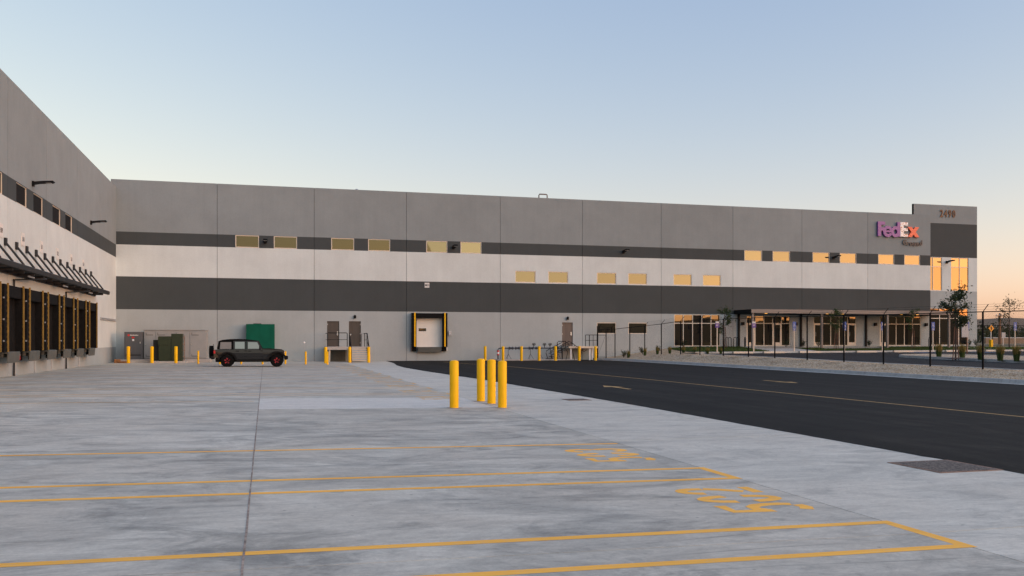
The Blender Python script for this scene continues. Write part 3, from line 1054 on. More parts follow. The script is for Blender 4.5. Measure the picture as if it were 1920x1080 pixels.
# conduit on the wing near the corner
mb = MB(); mb.tube([(XW + .05, 67.0, 3.17), (XW + .05, 73.6, 3.17)], .04, 8); mb.tube([(XW + .05, 67.0, 3.27), (XW + .05, 73.6, 3.27)], .025, 6)
mb.build('conduit', 'galv', bld)

# ------------------------------------------------------------------ dock equipment
def dock_shelter(label):
    """faces +X in its own axes, origin on the wall at ground level"""
    t = thing('dock_shelter', label, 'dock shelter', (0, 0, 0), 'black dock shelters along the wing')
    P = .60; W_ = 1.62; IN = 1.20; Z0, Z1 = 1.22, 4.10
    for s in (-1, 1):
        y0, y1 = s * IN, s * W_
        MB().bbox(.002, min(y0, y1), Z0, P - .05, max(y0, y1), Z1 - .02, .02).build('side_pad', 'black_fabric', t)
        mb = MB(); n = 26
        for i in range(n):     # pleated curtain face on the pad front
            za = Z0 + (Z1 - .05 - Z0) * i / n; zb = Z0 + (Z1 - .05 - Z0) * (i + 1) / n
            d = .025 if i % 2 else 0
            d2 = .025 if (i + 1) % 2 else 0
            mb.quad((P - .04 + d, y0 - s * .01, za), (P - .05 + d * .3, y1, za), (P - .05 + d2 * .3, y1, zb), (P - .04 + d2, y0 - s * .01, zb))
        mb.build('side_curtain', 'black_fabric', t, flipfix=False)
        MB().bbox(P - .05, s * 1.255 - .026, Z0 + .02, P + .03, s * 1.255 + .026, Z1 + .03, .012).build('yellow_strip', 'strip_yellow', t)
    MB().bbox(.002, -IN + .005, Z1 - .55, P - .07, IN - .005, Z1 - .03, .05).build('head_pad', 'black_fabric', t)
    mb = MB(); n = 30     # hanging curtain deep in the opening, folded
    for i in range(n):
        ya = -IN + 2 * IN * i / n; yb = -IN + 2 * IN * (i + 1) / n
        da = .10 + .05 * math.sin(i * 1.9) + .03 * math.sin(i * .7); db = .10 + .05 * math.sin((i + 1) * 1.9) + .03 * math.sin((i + 1) * .7)
        mb.quad((.12 + da, ya, Z0), (.12 + db, yb, Z0), (.2 + db * .4, yb, Z1 - .4), (.2 + da * .4, ya, Z1 - .4))
    mb.build('inner_curtain', 'black_fabric', t, smooth=True, flipfix=False)
    MB().box(.05, -IN + .01, Z0 + .02, .10, -IN + .06, 3.3).build('door_track', 'cream', t)
    for z in (1.7, 2.6, 3.5):
        MB().box(P - .1, -W_ - .03, z - .03, P - .04, -W_ - .001, z + .03).build('bracket', 'galv', t)
    return t
def dock_leveler(label):
    t = thing('dock_leveler', label, 'dock leveler', (0, 0, 0), 'grey dock levelers along the wing')
    mb = MB()
    mb.prism([(.30, 1.235), (.52, 1.235), (.56, 1.20), (.52, .76), (.48, .76), (.50, 1.16), (.30, 1.16)], -1.0, .86, plane='xz')
    mb.build('lip_plate', 'leveler_grey', t)
    MB().bbox(.0, -1.02, 1.0, .34, .88, 1.24, .01).build('deck', 'leveler_grey', t)
    for s in (-1, 1):
        yc = -1.16 if s < 0 else 1.06
        MB().bbox(.002, yc - .13, .80, .24, yc + .13, 1.20, .02).build('bumper', 'black_rubber', t)
    m = MB(); m.box(.002, -1.50, .84, .22, -1.33, 1.12, 0)
    m.build('signal_box', 'red', t)
    MB().box(.221, -1.47, 1.02, .226, -1.36, 1.10).build('signal_plate', 'white', t)
    MB().bbox(.002, -1.72, .84, .20, -1.505, 1.18, .01).build('chock_box', 'black_rubber', t)
    mb = MB(); mb.tube([(.03, -1.45, .02), (.03, -1.45, .838)], .022, 6); mb.build('drain_pipe', 'galv', t)
    return t
sh0 = dock_shelter('x'); lv0 = dock_leveler('x')
NUM = [506 + i for i in range(9)]
ORD = ['', '', 'partly cut by the left edge of the photo', 'first whole one from the left edge', 'second whole one from the left', 'third whole one from the left', 'third from the far end', 'second from the far end', 'at the far end of the row']
ORD[0] = 'first one beside the camera end of the wing'; ORD[1] = 'second one from the camera end of the wing'
for i, y in enumerate(DK):
    z = zg(-11, y) * .0
    place(sh0, (XW, y, z), 'black dock shelter with yellow edge strips, ' + ORD[i], 0, i == 0)
    place(lv0, (XW, y, z), 'grey dock leveler with black bumpers, ' + ORD[i], 0, i == 0)
    t = thing('dock_number_sign', 'white dock number plate, ' + ORD[i], 'sign', (XW, y, 6.45), 'dock number plates on the wing')
    MB().bbox(XW + .002, y - .27, 6.16, XW + .03, y + .27, 6.76, .006).build('plate', 'sign_white', t)
    mb = MB(); lettering(mb, str(NUM[i]), .30, (XW + .033, y, 6.45), 'x', .002, .004, sx=.85); mb.build('digits', 'ink', t, flipfix=False)

# shelter on the long facade
t = thing('dock_shelter', 'black dock shelter with yellow strips round the white sectional door', 'dock shelter', (13.165, YF, 0))
for s in (-1, 1):
    xa = 13.165 + s * 1.125; xb = 13.165 + s * 1.48
    MB().bbox(min(xa, xb), YF - .50, 1.15, max(xa, xb), YF - .002, 3.97, .02).build('side_pad', 'black_fabric', t)
    xs = 13.165 + s * 1.26
    MB().bbox(xs - .055, YF - .53, 1.18, xs + .055, YF - .49, 4.0, .01).build('yellow_strip', 'yellow_bollard', t)
    for z in (1.45, 2.45, 3.5):
        if s < 0: MB().box(xb - .07, YF - .1, z - .03, xb - .002, YF - .04, z + .03).build('bracket', 'galv', t)
MB().bbox(12.05, YF - .44, 3.56, 14.28, YF - .002, 3.95, .03).build('head_pad', 'black_fabric', t)
t = thing('dock_leveler', 'grey steel dock leveler under the white sectional door', 'dock leveler', (13.165, YF, 0))
MB().prism([(YF - .36, 1.14), (YF - .36, 1.08), (YF - .30, .70), (YF - .26, .70), (YF - .24, 1.10), (YF - .01, 1.10), (YF - .01, 1.14)], 12.18, 14.16, plane='yz').build('lip_plate', 'leveler_grey', t)
for x0, x1 in ((11.72, 12.10), (14.24, 14.62)):
    MB().bbox(x0, YF - .22, .80, x1, YF - .002, 1.14, .02).build('bumper', 'black_rubber', t)
MB().box(14.62, YF - .12, .82, 14.70, YF - .002, 1.10).build('signal_plate', 'white', t)
MB().box(11.64, YF - .12, .82, 11.72, YF - .002, 1.10).build('signal_plate', 'rust', t)
mb = MB(); mb.tube([(12.2, YF - .03, .02), (12.2, YF - .03, .7)], .018, 6); mb.build('drain_pipe', 'galv', t)
t = thing('control_box', 'small pale control box right of the dock door', 'control box', (15.0, YF, 2.3))
MB().bbox(14.82, YF - .10, 2.1, 15.10, YF - .002, 2.5, .01).build('case', 'galv', t)
for z in (2.2, 2.36): MB().bbox(14.86, YF - .115, z, 14.95, YF - .1, z + .09, .004).build('button_plate', 'white', t)
t = thing('door_number_sign', 'small square white plate lettered MO on the dark band', 'sign', (13.0, YF, 6.3))
MB().bbox(12.8, YF - .03, 6.09, 13.2, YF - .002, 6.50, .006).build('plate', 'sign_white', t)
mb = MB(); lettering(mb, 'MO', .24, (13.0, YF - .033, 6.29), 'y', .002, .004, sx=.9); mb.build('letters', 'ink', t, flipfix=False)

# canopy over the docks with tie rods
t = thing('dock_canopy', 'long black steel canopy hung on slanted rods above the docks', 'canopy', (XW, 45, 4.7))
CF = -10.18
mb = MB()
mb.prism([(XW + .002, 4.80), (CF, 4.92), (CF, 4.98), (XW + .002, 4.86)], 29, 65.2, plane='xz')
mb.build('deck', 'canopy_under', t)
mb = MB(); mb.prism([(CF + .002, 4.76), (CF + .10, 4.78), (CF + .12, 4.98), (CF + .09, 4.98), (CF + .05, 5.02), (CF + .002, 5.02)], 28.9, 65.25, plane='xz'); mb.build('gutter', 'canopy_steel', t)
MB().box(XW + .002, 29, 4.64, XW + .08, 65.0, 4.78).build('ledger', 'canopy_under', t)
y = 63.5
while y > 29:
    mb = MB(); mb.tube([(XW + .03, y, 6.02), (CF - .02, y, 5.03)], .048, 8); rod = mb.build('tie_rod', 'canopy_steel', t, smooth=True)
    MB().bbox(XW + .002, y - .13, 5.86, XW + .09, y + .13, 6.2, .01).build('rod_plate', 'canopy_steel', rod)
    MB().box(XW + .09, y - .04, 4.66, CF - .02, y + .04, 4.79).build('purlin', 'canopy_under', t)
    y -= 1.81
for y in (44.9, 52.2, 59.4):
    mb = MB(); mb.tube([(CF - .15, y, 4.62), (CF - .15, y + 1.0, 4.62)], .04, 6); mb.build('strip_light', 'galv', t)
for y in (44.9 - .1, 55.75):
    mb = MB(); mb.tube([(CF + .05, y + 2.6, 4.78), (CF + .05, y + 2.6, 4.66), (XW + .08, y, 4.45), (XW + .08, y, .05)], .05, 8)
    mb.build('downpipe', 'canopy_steel', t)

# ------------------------------------------------------------------ wall lights
def wall_light(label, face):
    t = thing('wall_light', label, 'wall light', (0, 0, 0), 'black flood lights on the walls')
    # local: wall at y=0, light stands out along -y
    MB().bbox(-.10, -.10, -.12, .10, -.002, .14, .015).build('back_box', 'black_metal', t)
    mb = MB(); mb.prism([(-.10, .10), (-.50, .15), (-.95, .18), (-1.0, .14), (-.92, .08), (-.30, .03), (-.10, -.02)], -.16, .16, plane='yz'); mb.build('lamp_head', 'black_metal', t)
    MB().box(-.13, -.86, .055, .13, -.40, .075).build('lens', 'galv', t)
    return t
wl0 = wall_light('x', 'y')
LP = [((.0, YF, 9.50), 0, 'black flood light between the leftmost pair of upper windows'),
      ((15.25, YF, 9.48), 0, 'black flood light between the third pair of upper windows'),
      ((30.6, YF, 9.52), 0, 'lone black flood light in the middle of the upper dark band'),
      ((52.0, YF, 9.52), 0, 'black flood light between two windows under the logo sign'),
      ((64.95, TY, 9.4), 0, 'black flood light between the tall tower windows'),
      ((XW, 48.4, 9.36), R(90), 'nearer black flood light on the dock wing'),
      ((XW, 63.5, 9.36), R(90), 'farther black flood light on the dock wing near the corner')]
for i, (l, rz, lb) in enumerate(LP):
    place(wl0, l, lb, rz, i == 0)
def door_light(label):
    t = thing('door_light', label, 'wall light', (0, 0, 0), 'small black lights above the steel doors')
    mb = MB(); mb.lathe([(.05, -.14), (.10, -.12), (.11, .05), (.08, .13), (.03, .15)], (0, -.11, 0), 12); mb.build('shade', 'black_metal', t, smooth=True)
    MB().box(-.06, -.05, -.08, .06, -.002, .08).build('bracket', 'black_metal', t)
    return t
dl0 = door_light('x')
for i, (x, z, lb) in enumerate(((7.05, 3.62, 'small black light above the steel door at the stair'), (25.36, 3.62, 'small black light above the brown door past the pipes'))):
    place(dl0, (x, YF, z), lb, 0, i == 0)

# ------------------------------------------------------------------ logo sign and house number
def lw(mb, pts, y0, y1, mi=0):
    mb.prism(pts, y0, y1, mi)
def logo():
    t = thing('logo_sign', 'large raised company sign in purple, white and orange-red letters below the roof edge', 'sign', (59.4, YF, 12.2))
    X0, Z0, U = 56.80, 11.74, 1.0
    H = 1.40
    d0, d1 = YF - .20, YF - .05
    def ring(cx, cz, ro, ri, sx, a0, a1, n=28):
        o = [(cx + ro * sx * math.cos(R(a0 + (a1 - a0) * i / n)), cz + ro * math.sin(R(a0 + (a1 - a0) * i / n))) for i in range(n + 1)]
        q = [(cx + ri * sx * math.cos(R(a0 + (a1 - a0) * i / n)), cz + ri * math.sin(R(a0 + (a1 - a0) * i / n))) for i in range(n + 1)]
        return o, q
    def ringmb(o, q, off):
        mb = MB(); k = len(o)
        F = [(a, d0 - off, b) for a, b in o] + [(a, d0 - off, b) for a, b in q]
        B = [(a, d1, b) for a, b in o] + [(a, d1, b) for a, b in q]
        fs = []
        for i in range(k - 1):
            fs.append((i, i + 1, k + i + 1, k + i))
            fs.append((i, 2 * k + i, 2 * k + i + 1, i + 1))
            fs.append((k + i, k + i + 1, 3 * k + i + 1, 3 * k + i))
        fs += [(0, k, 3 * k, 2 * k), (k - 1, 3 * k - 1, 4 * k - 1, 2 * k - 1)]
        mb.add(F + B, fs)
        return mb
    P = 'logo_purple'
    # F
    f = [(0, 0), (.36, 0), (.36, .52), (.72, .52), (.72, .82), (.36, .82), (.36, 1.09), (.80, 1.09), (.80, 1.40), (0, 1.40)]
    mb = MB(); mb.prism([(X0 + a, Z0 + b) for a, b in f], d0, d1); mb.build('letter', P, t)
    # e : open ring with a bar
    cx, cz = X0 + 1.12, Z0 + .46
    o, q = ring(cx, cz, .54, .25, 1.0, 8, 332)
    mb = ringmb(o, q, .003); mb.prism([(cx - .30, cz - .085), (cx + .53, cz - .085), (cx + .53, cz + .10), (cx - .30, cz + .10)], d0 - .001, d1 - .003); mb.build('letter', P, t)
    # d : ring and stem
    cx2 = X0 + 1.98
    o, q = ring(cx2, cz, .53, .22, .92, 0, 360)
    mb = ringmb(o, q, .005); mb.prism([(cx2 + .22, Z0), (cx2 + .54, Z0), (cx2 + .54, Z0 + 1.40), (cx2 + .22, Z0 + 1.40)], d0, d1); mb.build('letter', P, t)
    # E
    xe_ = X0 + 2.54
    e = [(0, 0), (.86, 0), (.86, .29), (.38, .29), (.38, .555), (.84, .555), (.84, .845), (.38, .845), (.38, 1.10), (.86, 1.10), (.86, 1.40), (0, 1.40)]
    mb = MB(); mb.prism([(xe_ + a, Z0 + b) for a, b in e], d0 - .004, d1); mb.build('letter', 'logo_white', t)
    # x
    xx = X0 + 3.38
    x_ = [(0, 0), (.46, 0), (.66, .26), (.86, 0), (1.34, 0), (.90, .50), (1.32, .98), (.86, .98), (.66, .73), (.46, .98), (0, .98), (.42, .50)]
    mb = MB(); mb.prism([(xx + a, Z0 + b) for a, b in x_], d0 - .008, d1); mb.build('letter', 'logo_orange', t)
    # second word
    adv = [('G', .42), ('r', .31), ('o', .38), ('u', .38), ('n', .38), ('d', .38)]
    x = X0 + 2.90
    for ch, wd in adv:
        x += wd / 2
        mb = MB(); lettering(mb, ch, .66, (x + .02, YF - .09, 11.20 if ch in 'Gd' else 11.13), 'y', .03, .020, sx=.98)
        mb.build('letter', 'logo_grey', t, flipfix=False)
        x += wd / 2
logo()
t = thing('house_number', 'bronze house number 2490 high on the tower wall', 'number', (65.05, TY, 14.2))
for i, ch in enumerate('2490'):
    mb = MB(); lettering(mb, ch, .98, (64.33 + i * .48, TY - .05, 14.18), 'y', .02, .026, sx=.74); mb.build('digit', 'bronze_number', t, flipfix=False)

# ------------------------------------------------------------------ entry canopy
t = thing('entry_canopy', 'flat tan-edged steel canopy on slim posts along the office entrance', 'canopy', (51, 72, 1.1))
CX0, CX1, CY0 = 41.5, 63.0, 70.84
MB().box(CX0 + .05, CY0 + .05, 4.30, CX1, YF - .003, 4.40).build('deck', 'soffit', t)
MB().bbox(CX0, CY0, 4.11, CX1, CY0 + .05, 4.46, .006).build('fascia', 'fascia_tan', t)
MB().bbox(CX0, CY0 + .052, 4.11, CX0 + .048, YF - .003, 4.46, .006).build('side_fascia', 'black_metal', t)
for x in (41.72, 48.75, 55.75, 62.6):
    MB().bbox(x - .09, CY0 + .10, 1.0, x + .09, CY0 + .28, 4.30, .008).build('post', 'fascia_tan', t)
    MB().box(x - .06, CY0 + .30, 4.14, x + .06, YF - .01, 4.298).build('beam', 'soffit', t)
for i in range(14):
    x = 43 + i * 1.45
    MB().box(x - .03, CY0 + .30, 4.19, x + .03, YF - .01, 4.297).build('joist', 'soffit', t)
for x in (43.9, 50.3, 51.9, 58.4, 60.2):
    mb = MB(); mb.lathe([(.12, 4.13), (.12, 4.185), (.05, 4.19)], (x, 72.4, 0), 14); mb.build('downlight', 'lamp_glow', t)
# downpipes at the canopy bays
for x in (41.95, 48.45, 55.55):
    o = thing('downpipe', 'dark square downpipe on the office wall, %s' % {41.95: 'left of the first glass doors', 48.45: 'between the two glazed entrances under the canopy', 55.55: 'left of the right-hand storefront under the canopy'}[x], 'downpipe', (x, YF, 1.1), 'dark downpipes on the office wall')
    MB().bbox(x - .09, YF - .14, 1.05, x + .09, YF - .002, 4.29, .008).build('pipe', 'black_metal', o)
    MB().bbox(x - .11, YF - .16, 2.6, x + .11, YF - .002, 2.64, .004).build('strap', 'black_metal', o)

# roof items
mb = MB(); px_ = [(23.1, 75, 13.3), (23.1, 75, 14.40), (23.13, 75, 14.47), (23.2, 75, 14.5), (23.75, 75, 14.5), (23.83, 75, 14.47), (23.86, 75, 14.4), (23.86, 75, 13.3)]
mb.tube(px_, .055, 8)
tag(mb.build('roof_vent_pipe', 'copper_pipe', smooth=True), 'brown hooped pipe standing above the roof edge', 'pipe')
t = thing('roof_vent', 'small round metal vent cap on the roof edge', 'vent', (7.3, 76, 13.2))
mb = MB(); mb.lathe([(.05, 13.2), (.05, 14.25)], (7.4, 76, 0), 10); mb.build('stem', 'galv', t)
mb = MB(); mb.lathe([(.14, 14.25), (.15, 14.33), (.08, 14.40), (.02, 14.42)], (7.4, 76, 0), 12); mb.build('cap', 'galv', t)

# ------------------------------------------------------------------ bollards
def bollard(label, r, h, grp):
    t = thing('bollard', label, 'bollard', (0, 0, 0), grp)
    mb = MB()
    prof = [(r, -.05), (r, h - r * .42)] + [(r * math.cos(R(a)), h - r * .42 + r * .42 * math.sin(R(a))) for a in (15, 30, 45, 60, 75, 86)]
    mb.lathe(prof, n=24); mb.build('post', 'yellow_bollard', t, smooth=True)
    n = 28
    mb = MB(); rr = [r * 1.75 + random.uniform(-.25, .3) * r for _ in range(n)]
    mb.add([(rr[j] * math.cos(2 * math.pi * j / n), rr[j] * math.sin(2 * math.pi * j / n), .006) for j in range(n)] + [((r * .99) * math.cos(2 * math.pi * j / n), (r * .99) * math.sin(2 * math.pi * j / n), .010) for j in range(n)],
           [(j, (j + 1) % n, n + (j + 1) % n, n + j) for j in range(n)])
    mb.build('footing', 'pad_concrete', t, flipfix=False)
    return t
big = bollard('x', .115, 1.22, 'large yellow bollards'); small = bollard('x', .065, .92, 'slim yellow bollards')
small['group'] = 'slim yellow bollards'
BB = [(4.63, 22.35, 'large yellow bollard standing alone at the left of the near four'),
      (5.90, 24.75, 'large yellow bollard farthest back of the near four'),
      (5.96, 23.75, 'large yellow bollard in the middle of the near cluster of three'),
      (5.87, 22.25, 'large yellow bollard nearest the asphalt, rightmost of the near four'),
      (-9.45, 69.2, 'yellow bollard in front of the dark grey cabinet'),
      (-7.83, 68.8, 'yellow bollard left of the green transformer'),
      (-6.16, 68.2, 'yellow bollard in front of the green transformer'),
      (4.27, 66.9, 'yellow bollard at the left foot of the concrete landing'),
      (6.2, 69.0, 'yellow bollard between landing and stair'),
      (7.6, 68.7, 'yellow bollard at the right of the stair'),
      (17.75, 72.9, 'yellow bollard at the left end of the pipe row'),
      (18.95, 71.6, 'yellow bollard beside the red pipe fitting'),
      (20.45, 71.3, 'third yellow bollard along the pipe row'),
      (21.95, 71.2, 'fourth yellow bollard along the pipe row'),
      (23.35, 71.1, 'fifth yellow bollard, beside the black stair rails'),
      (25.30, 70.7, 'yellow bollard in front of the pale landing slab'),
      (26.75, 70.7, 'yellow bollard next to the fence gate')]
for i, (x, y, lb) in enumerate(BB):
    place(big, (x, y, zg(x, y)), lb, random.uniform(0, 6), i == 0)
SB_ = [(-4.5, 66.0, 'slim yellow bollard right of the green transformer'),
       (-3.03, 65.0, 'slim yellow bollard hidden behind the rear wheel of the parked off-roader'),
       (-1.6, 64.6, 'slim yellow bollard seen under the middle of the parked off-roader'),
       (-.18, 64.4, 'slim yellow bollard seen under the front door of the parked off-roader'),
       (1.37, 65.0, 'slim yellow bollard just ahead of the parked off-roader'),
       (2.72, 64.0, 'slim yellow bollard standing alone left of the landing'),
       (4.18, 63.6, 'slim yellow bollard in front of the landing bollard')]
for i, (x, y, lb) in enumerate(SB_):
    place(small, (x, y, zg(x, y)), lb, random.uniform(0, 6), i == 0)

# ------------------------------------------------------------------ electrical gear
pad = tag(MB().bbox(-10.3, 70.2, 0, -4.0, 73.6, .30, .02).build('equipment_pad', 'pad_concrete'), kind='structure')
pad2 = tag(MB().bbox(-8.0, 68.95, .0, -5.5, 70.18, .20, .02).build('equipment_pad', 'pad_concrete'), kind='structure')
t = thing('switch_cabinet', 'dark grey electrical cabinet with red and white marks in the corner', 'cabinet', (-9.3, 71, .3))
MB().bbox(-9.98, 71.0, .30, -8.76, 72.2, 2.33, .012).build('case', 'cabinet_dark', t)
MB().bbox(-9.93, 70.97, .75, -8.81, 71.0, 2.28, .006).build('door', 'cabinet_dark', t)
MB().box(-9.9, 70.975, .58, -8.84, 71.0, .66).build('vent_slot', 'ink', t)
MB().bbox(-8.92, 70.93, 1.46, -8.86, 70.975, 1.60, .008).build('handle', 'steel', t)
mb = MB(); mb.lathe([(.075, 70.955), (.075, 70.972)], (-9.68, 0, 2.08), 16, 'y'); mb.build('emblem', 'red', t)
mb = MB()
for q in range(9):
    mb.box(-9.56 + q * .062, 70.962, 2.05, -9.56 + q * .062 + .036, 70.969, 2.11 + .02 * (q % 3 == 0))
mb.build('lettering', 'white', t)
MB().box(-9.46, 70.96, 1.86, -9.28, 70.972, 1.97).build('warning_label', 'red', t)
MB().box(-9.43, 70.96, 1.66, -9.30, 70.972, 1.79).build('notice_label', 'white', t)
t = thing('switchgear', 'long pale grey switchgear cabinet with four doors against the wall', 'cabinet', (-6.5, 71.6, .3))
MB().bbox(-8.72, 71.6, .32, -4.27, 73.0, 2.44, .012).build('case', 'cabinet_grey', t)
MB().bbox(-8.76, 71.54, 2.441, -4.23, 73.05, 2.50, .01).build('roof', 'cabinet_grey', t)
for a, b in ((-8.68, -7.90), (-7.87, -6.60), (-6.57, -5.50), (-5.47, -4.34)):
    d_ = MB().bbox(a, 71.56, .40, b, 71.598, 2.40, .006).build('door', 'cabinet_grey', t)
    mb = MB(); mb.box(a + .12, 71.545, 2.10, a + .14, 71.56, 2.28); mb.box(a + .12, 71.545, 2.09, a + .62, 71.56, 2.12); mb.build('louvre_edge', 'ink', d_)
    mb = MB(); mb.box(a + .12, 71.545, .52, a + .14, 71.56, .66); mb.box(a + .12, 71.545, .50, min(a + .66, b - .05), 71.56, .53); mb.build('louvre_edge', 'ink', d_)
    mb = MB(); mb.lathe([(.03, 71.52), (.045, 71.56)], (a + .09, 0, 1.42), 10, 'y'); mb.build('handle', 'steel', d_)
t = thing('transformer', 'dark green pad-mounted transformer with stepped boxes behind yellow bollards', 'transformer', (-6.7, 69.5, .2))
MB().bbox(-7.42, 69.05, .2, -6.57, 70.1, 2.0, .02).build('tank', 'trafo_green', t)
MB().bbox(-7.45, 69.0, 1.38, -6.58, 69.048, 1.97, .01).build('hood', 'trafo_green', t)
MB().bbox(-6.56, 69.02, .2, -5.80, 70.1, 2.18, .02).build('terminal_box', 'trafo_green', t)
MB().bbox(-7.82, 69.4, .25, -7.43, 70.0, 1.74, .02).build('radiator', 'trafo_black', t)
mb = MB()
for z in (.5, .95, 1.4, 1.85):
    mb.box(-5.79, 69.1, z, -5.62, 69.2, z + .05)
mb.tube([(-5.66, 69.15, .25), (-5.66, 69.15, 2.05)], .03, 6); mb.build('side_bracket', 'rust', t)
# green housing on the wall behind the car
t = thing('green_housing', 'bright green steel chute housing on the wall behind the parked off-roader', 'housing', (-.35, YF, 1))
MB().bbox(-1.44, YF - .95, .98, .72, YF - .002, 2.98, .03).build('case', 'panel_green', t)
mb = MB()
for x in (-1.2, -.4, .4):
    mb.box(x, YF - .97, 1.05, x + .03, YF - .945, 2.9)
mb.build('stiffener', 'panel_green', t)
for x in (-1.38, .60):
    MB().box(x, YF - .5, .03, x + .08, YF - .42, .98).build('leg', 'panel_green', t)
MB().bbox(-.9, YF - .9, 2.985, -.3, YF - .3, 3.03, .01).build('lid', 'black_metal', t)
# timber blocks in the corner
def block(x, y, w_, d, h, rz, label, name='timber_block'):
    t = thing(name, label, 'timber', (x, y, zg(x, y)))
    t.rotation_euler = (0, 0, rz)
    n = 3 if h < .2 else 4
    for i in range(n):
        mb = MB().bbox(-w_ / 2, -d / 2, i * h / n + .004, w_ / 2, d / 2, (i + 1) * h / n - .004, .008)
        mb2 = MB(); mb2.v = [(a + x, b + y, c + t.location.z) for a, b, c in mb.v]; mb2.f = mb.f; mb2.m = mb.m
        mb2.build('board', 'box_wood', t)
block(-10.35, 70.3, .42, .5, .27, .2, 'taller stack of orange-brown boards on the ground by the wing corner')
block(-9.85, 70.1, .75, .35, .13, -.1, 'low flat stack of orange-brown boards beside the taller stack')

# white marker rod and small lamp by the landing
t = thing('marker_post', 'thin post with a white round head by the wall left of the landing', 'post', (3.0, 72.8, 0))
mb = MB(); mb.tube([(3.05, 72.8, .25), (2.98, 72.8, 1.45)], .018, 6); mb.build('rod', 'galv', t)
mb = MB(); mb.lathe([(.02, 1.43), (.08, 1.47), (.09, 1.53), (.05, 1.60), (.01, 1.62)], (2.98, 72.8, 0), 12); mb.build('head', 'white', t, smooth=True)

# ------------------------------------------------------------------ landing and stair at the twin doors
t = thing('landing_stair', 'precast landing and stair with black handrails below the twin steel doors', 'stair', (6.2, 72.8, 0))
MB().bbox(4.70, 71.7, .95, 7.95, YF - .003, 1.20, .015).build('slab', 'pad_concrete', t)
for x in (4.82, 6.26):
    MB().bbox(x, 71.8, 0, x + .12, 71.92, .95, .01).build('leg', 'cream', t)
MB().box(4.95, 73.4, 0, 6.26, 73.5, .948).build('recess_shade_panel', 'leveler_grey', t)  # shade of the recess under the landing, put in as a dark panel
for i in range(6):
    z = 1.02 - i * .172
    MB().bbox(6.45, 71.70 - (i + 1) * .28, z - .05, 7.75, 71.69 - i * .28, z, .008).build('tread', 'cream', t)
    if i: MB().box(6.5, 71.68 - i * .28, z + .002, 7.7, 71.69 - i * .28, z + .115).build('riser', 'galv', t)
for x in (6.40, 7.76):
    MB().prism([(71.70, 1.15), (71.70, .80), (70.10, -.02), (69.95, -.02), (69.95, .18)], x, x + .04, plane='yz').build('stringer', 'black_metal', t)
def rail(path, r=.03, name='handrail', parent=None):
    mb = MB(); mb.tube(path, r, 8); return mb.build(name, 'black_metal', parent, smooth=True)
rail([(4.72, 71.75, 1.2), (4.72, 71.75, 2.24), (4.76, 71.75, 2.29), (6.20, 71.75, 2.29), (6.25, 71.75, 2.24), (6.25, 71.75, 1.2)], parent=t)
rail([(4.72, 71.75, 1.76), (6.25, 71.75, 1.76)], .018, parent=t)
rail([(4.72, 71.75, 2.26), (4.72, 73.8, 2.26)], parent=t); rail([(4.72, 71.75, 1.76), (4.72, 73.8, 1.76)], .018, parent=t); rail([(4.85, 73.6, 1.2), (4.85, 73.6, 2.26)], parent=t)
for x in (6.42, 7.80):
    rail([(x, 71.75, 1.2), (x, 71.75, 2.26), (x, 71.65, 2.26), (x, 70.05, 1.10), (x, 69.95, .95), (x, 69.95, .02)], parent=t)
    rail([(x, 71.65, 1.74), (x, 70.0, .58)], .018, parent=t)
    rail([(x, 70.85, .60), (x, 70.85, 1.68)], .018, parent=t)
rail([(7.80, 71.75, 2.26), (7.80, 73.8, 2.26)], parent=t); rail([(7.80, 71.75, 1.74), (7.80, 73.8, 1.74)], .018, parent=t)
rail([(7.80, 73.4, 1.2), (7.80, 73.4, 2.26)], parent=t); rail([(7.55, 73.6, 1.2), (7.55, 73.6, 2.24), (7.8, 73.6, 2.24)], .02, parent=t)

# ------------------------------------------------------------------ backflow pipe row
t = thing('pipe_row', 'dark backflow water pipes on tripod stands along the wall', 'pipes', (21, 72.9, 0))
tag(MB().bbox(18.6, 72.0, .0, 25.6, 73.85, .10, .02).build('pipe_pad', 'pad_concrete'), kind='structure')
paint('pipe_blue', (.045, .05, .06), .5, .15)
mb = MB(); mb.tube([(18.86, 72.9, .1), (18.86, 72.9, .92), (18.92, 72.9, 1.01), (19.05, 72.9, 1.04), (24.2, 72.9, 1.04), (24.5, 72.9, 1.0), (24.55, 72.9, .85), (24.55, 72.9, .1)], .055, 10); mb.build('pipe', 'pipe_blue', t, smooth=True)
mb = MB(); mb.lathe([(.10, .45), (.10, .85)], (18.86, 72.9, 0), 12); mb.build('fitting', 'red', t, smooth=True)
mb = MB(); mb.lathe([(.105, .55), (.105, .72)], (18.86, 72.9, 0), 12); mb.build('tag_band', 'white', t, smooth=True)
for x in (20.0, 20.55, 21.75, 22.35, 24.0):
    mb = MB(); mb.lathe([(.06, x - .20), (.13, x - .18), (.13, x - .12), (.09, x - .10), (.09, x + .10), (.13, x + .12), (.13, x + .18), (.06, x + .20)], (0, 72.9, 1.04), 12, 'x'); mb.build('valve', 'pipe_blue', t, smooth=True)
for x in (22.0, 22.95, 23.45):
    mb = MB(); mb.tube([(x, 72.9, 1.04), (x, 72.9, 1.34)], .03, 8)
    for a in range(8):
        mb.tube([(x, 72.9, 1.36), (x + .15 * math.cos(a * .785), 72.9, 1.36 + .10 * math.sin(a * .785))], .014, 5)
    mb.tube([(x + .15 * math.cos(i * .3927), 72.9, 1.36 + .10 * math.sin(i * .3927)) for i in range(16)], .018, 6, closed=True)
    mb.build('handwheel', 'black_metal', t)
for x in (19.75, 21.7, 22.55, 24.15):
    mb = MB(); mb.tube([(x, 72.9, .98), (x, 72.9, .5)], .02, 6)
    for a in (90, 210, 330):
        mb.tube([(x, 72.9, .55), (x + .28 * math.cos(R(a)), 72.9 + .28 * math.sin(R(a)), .1)], .016, 5)
    mb.build('pipe_stand', 'pipe_blue', t)
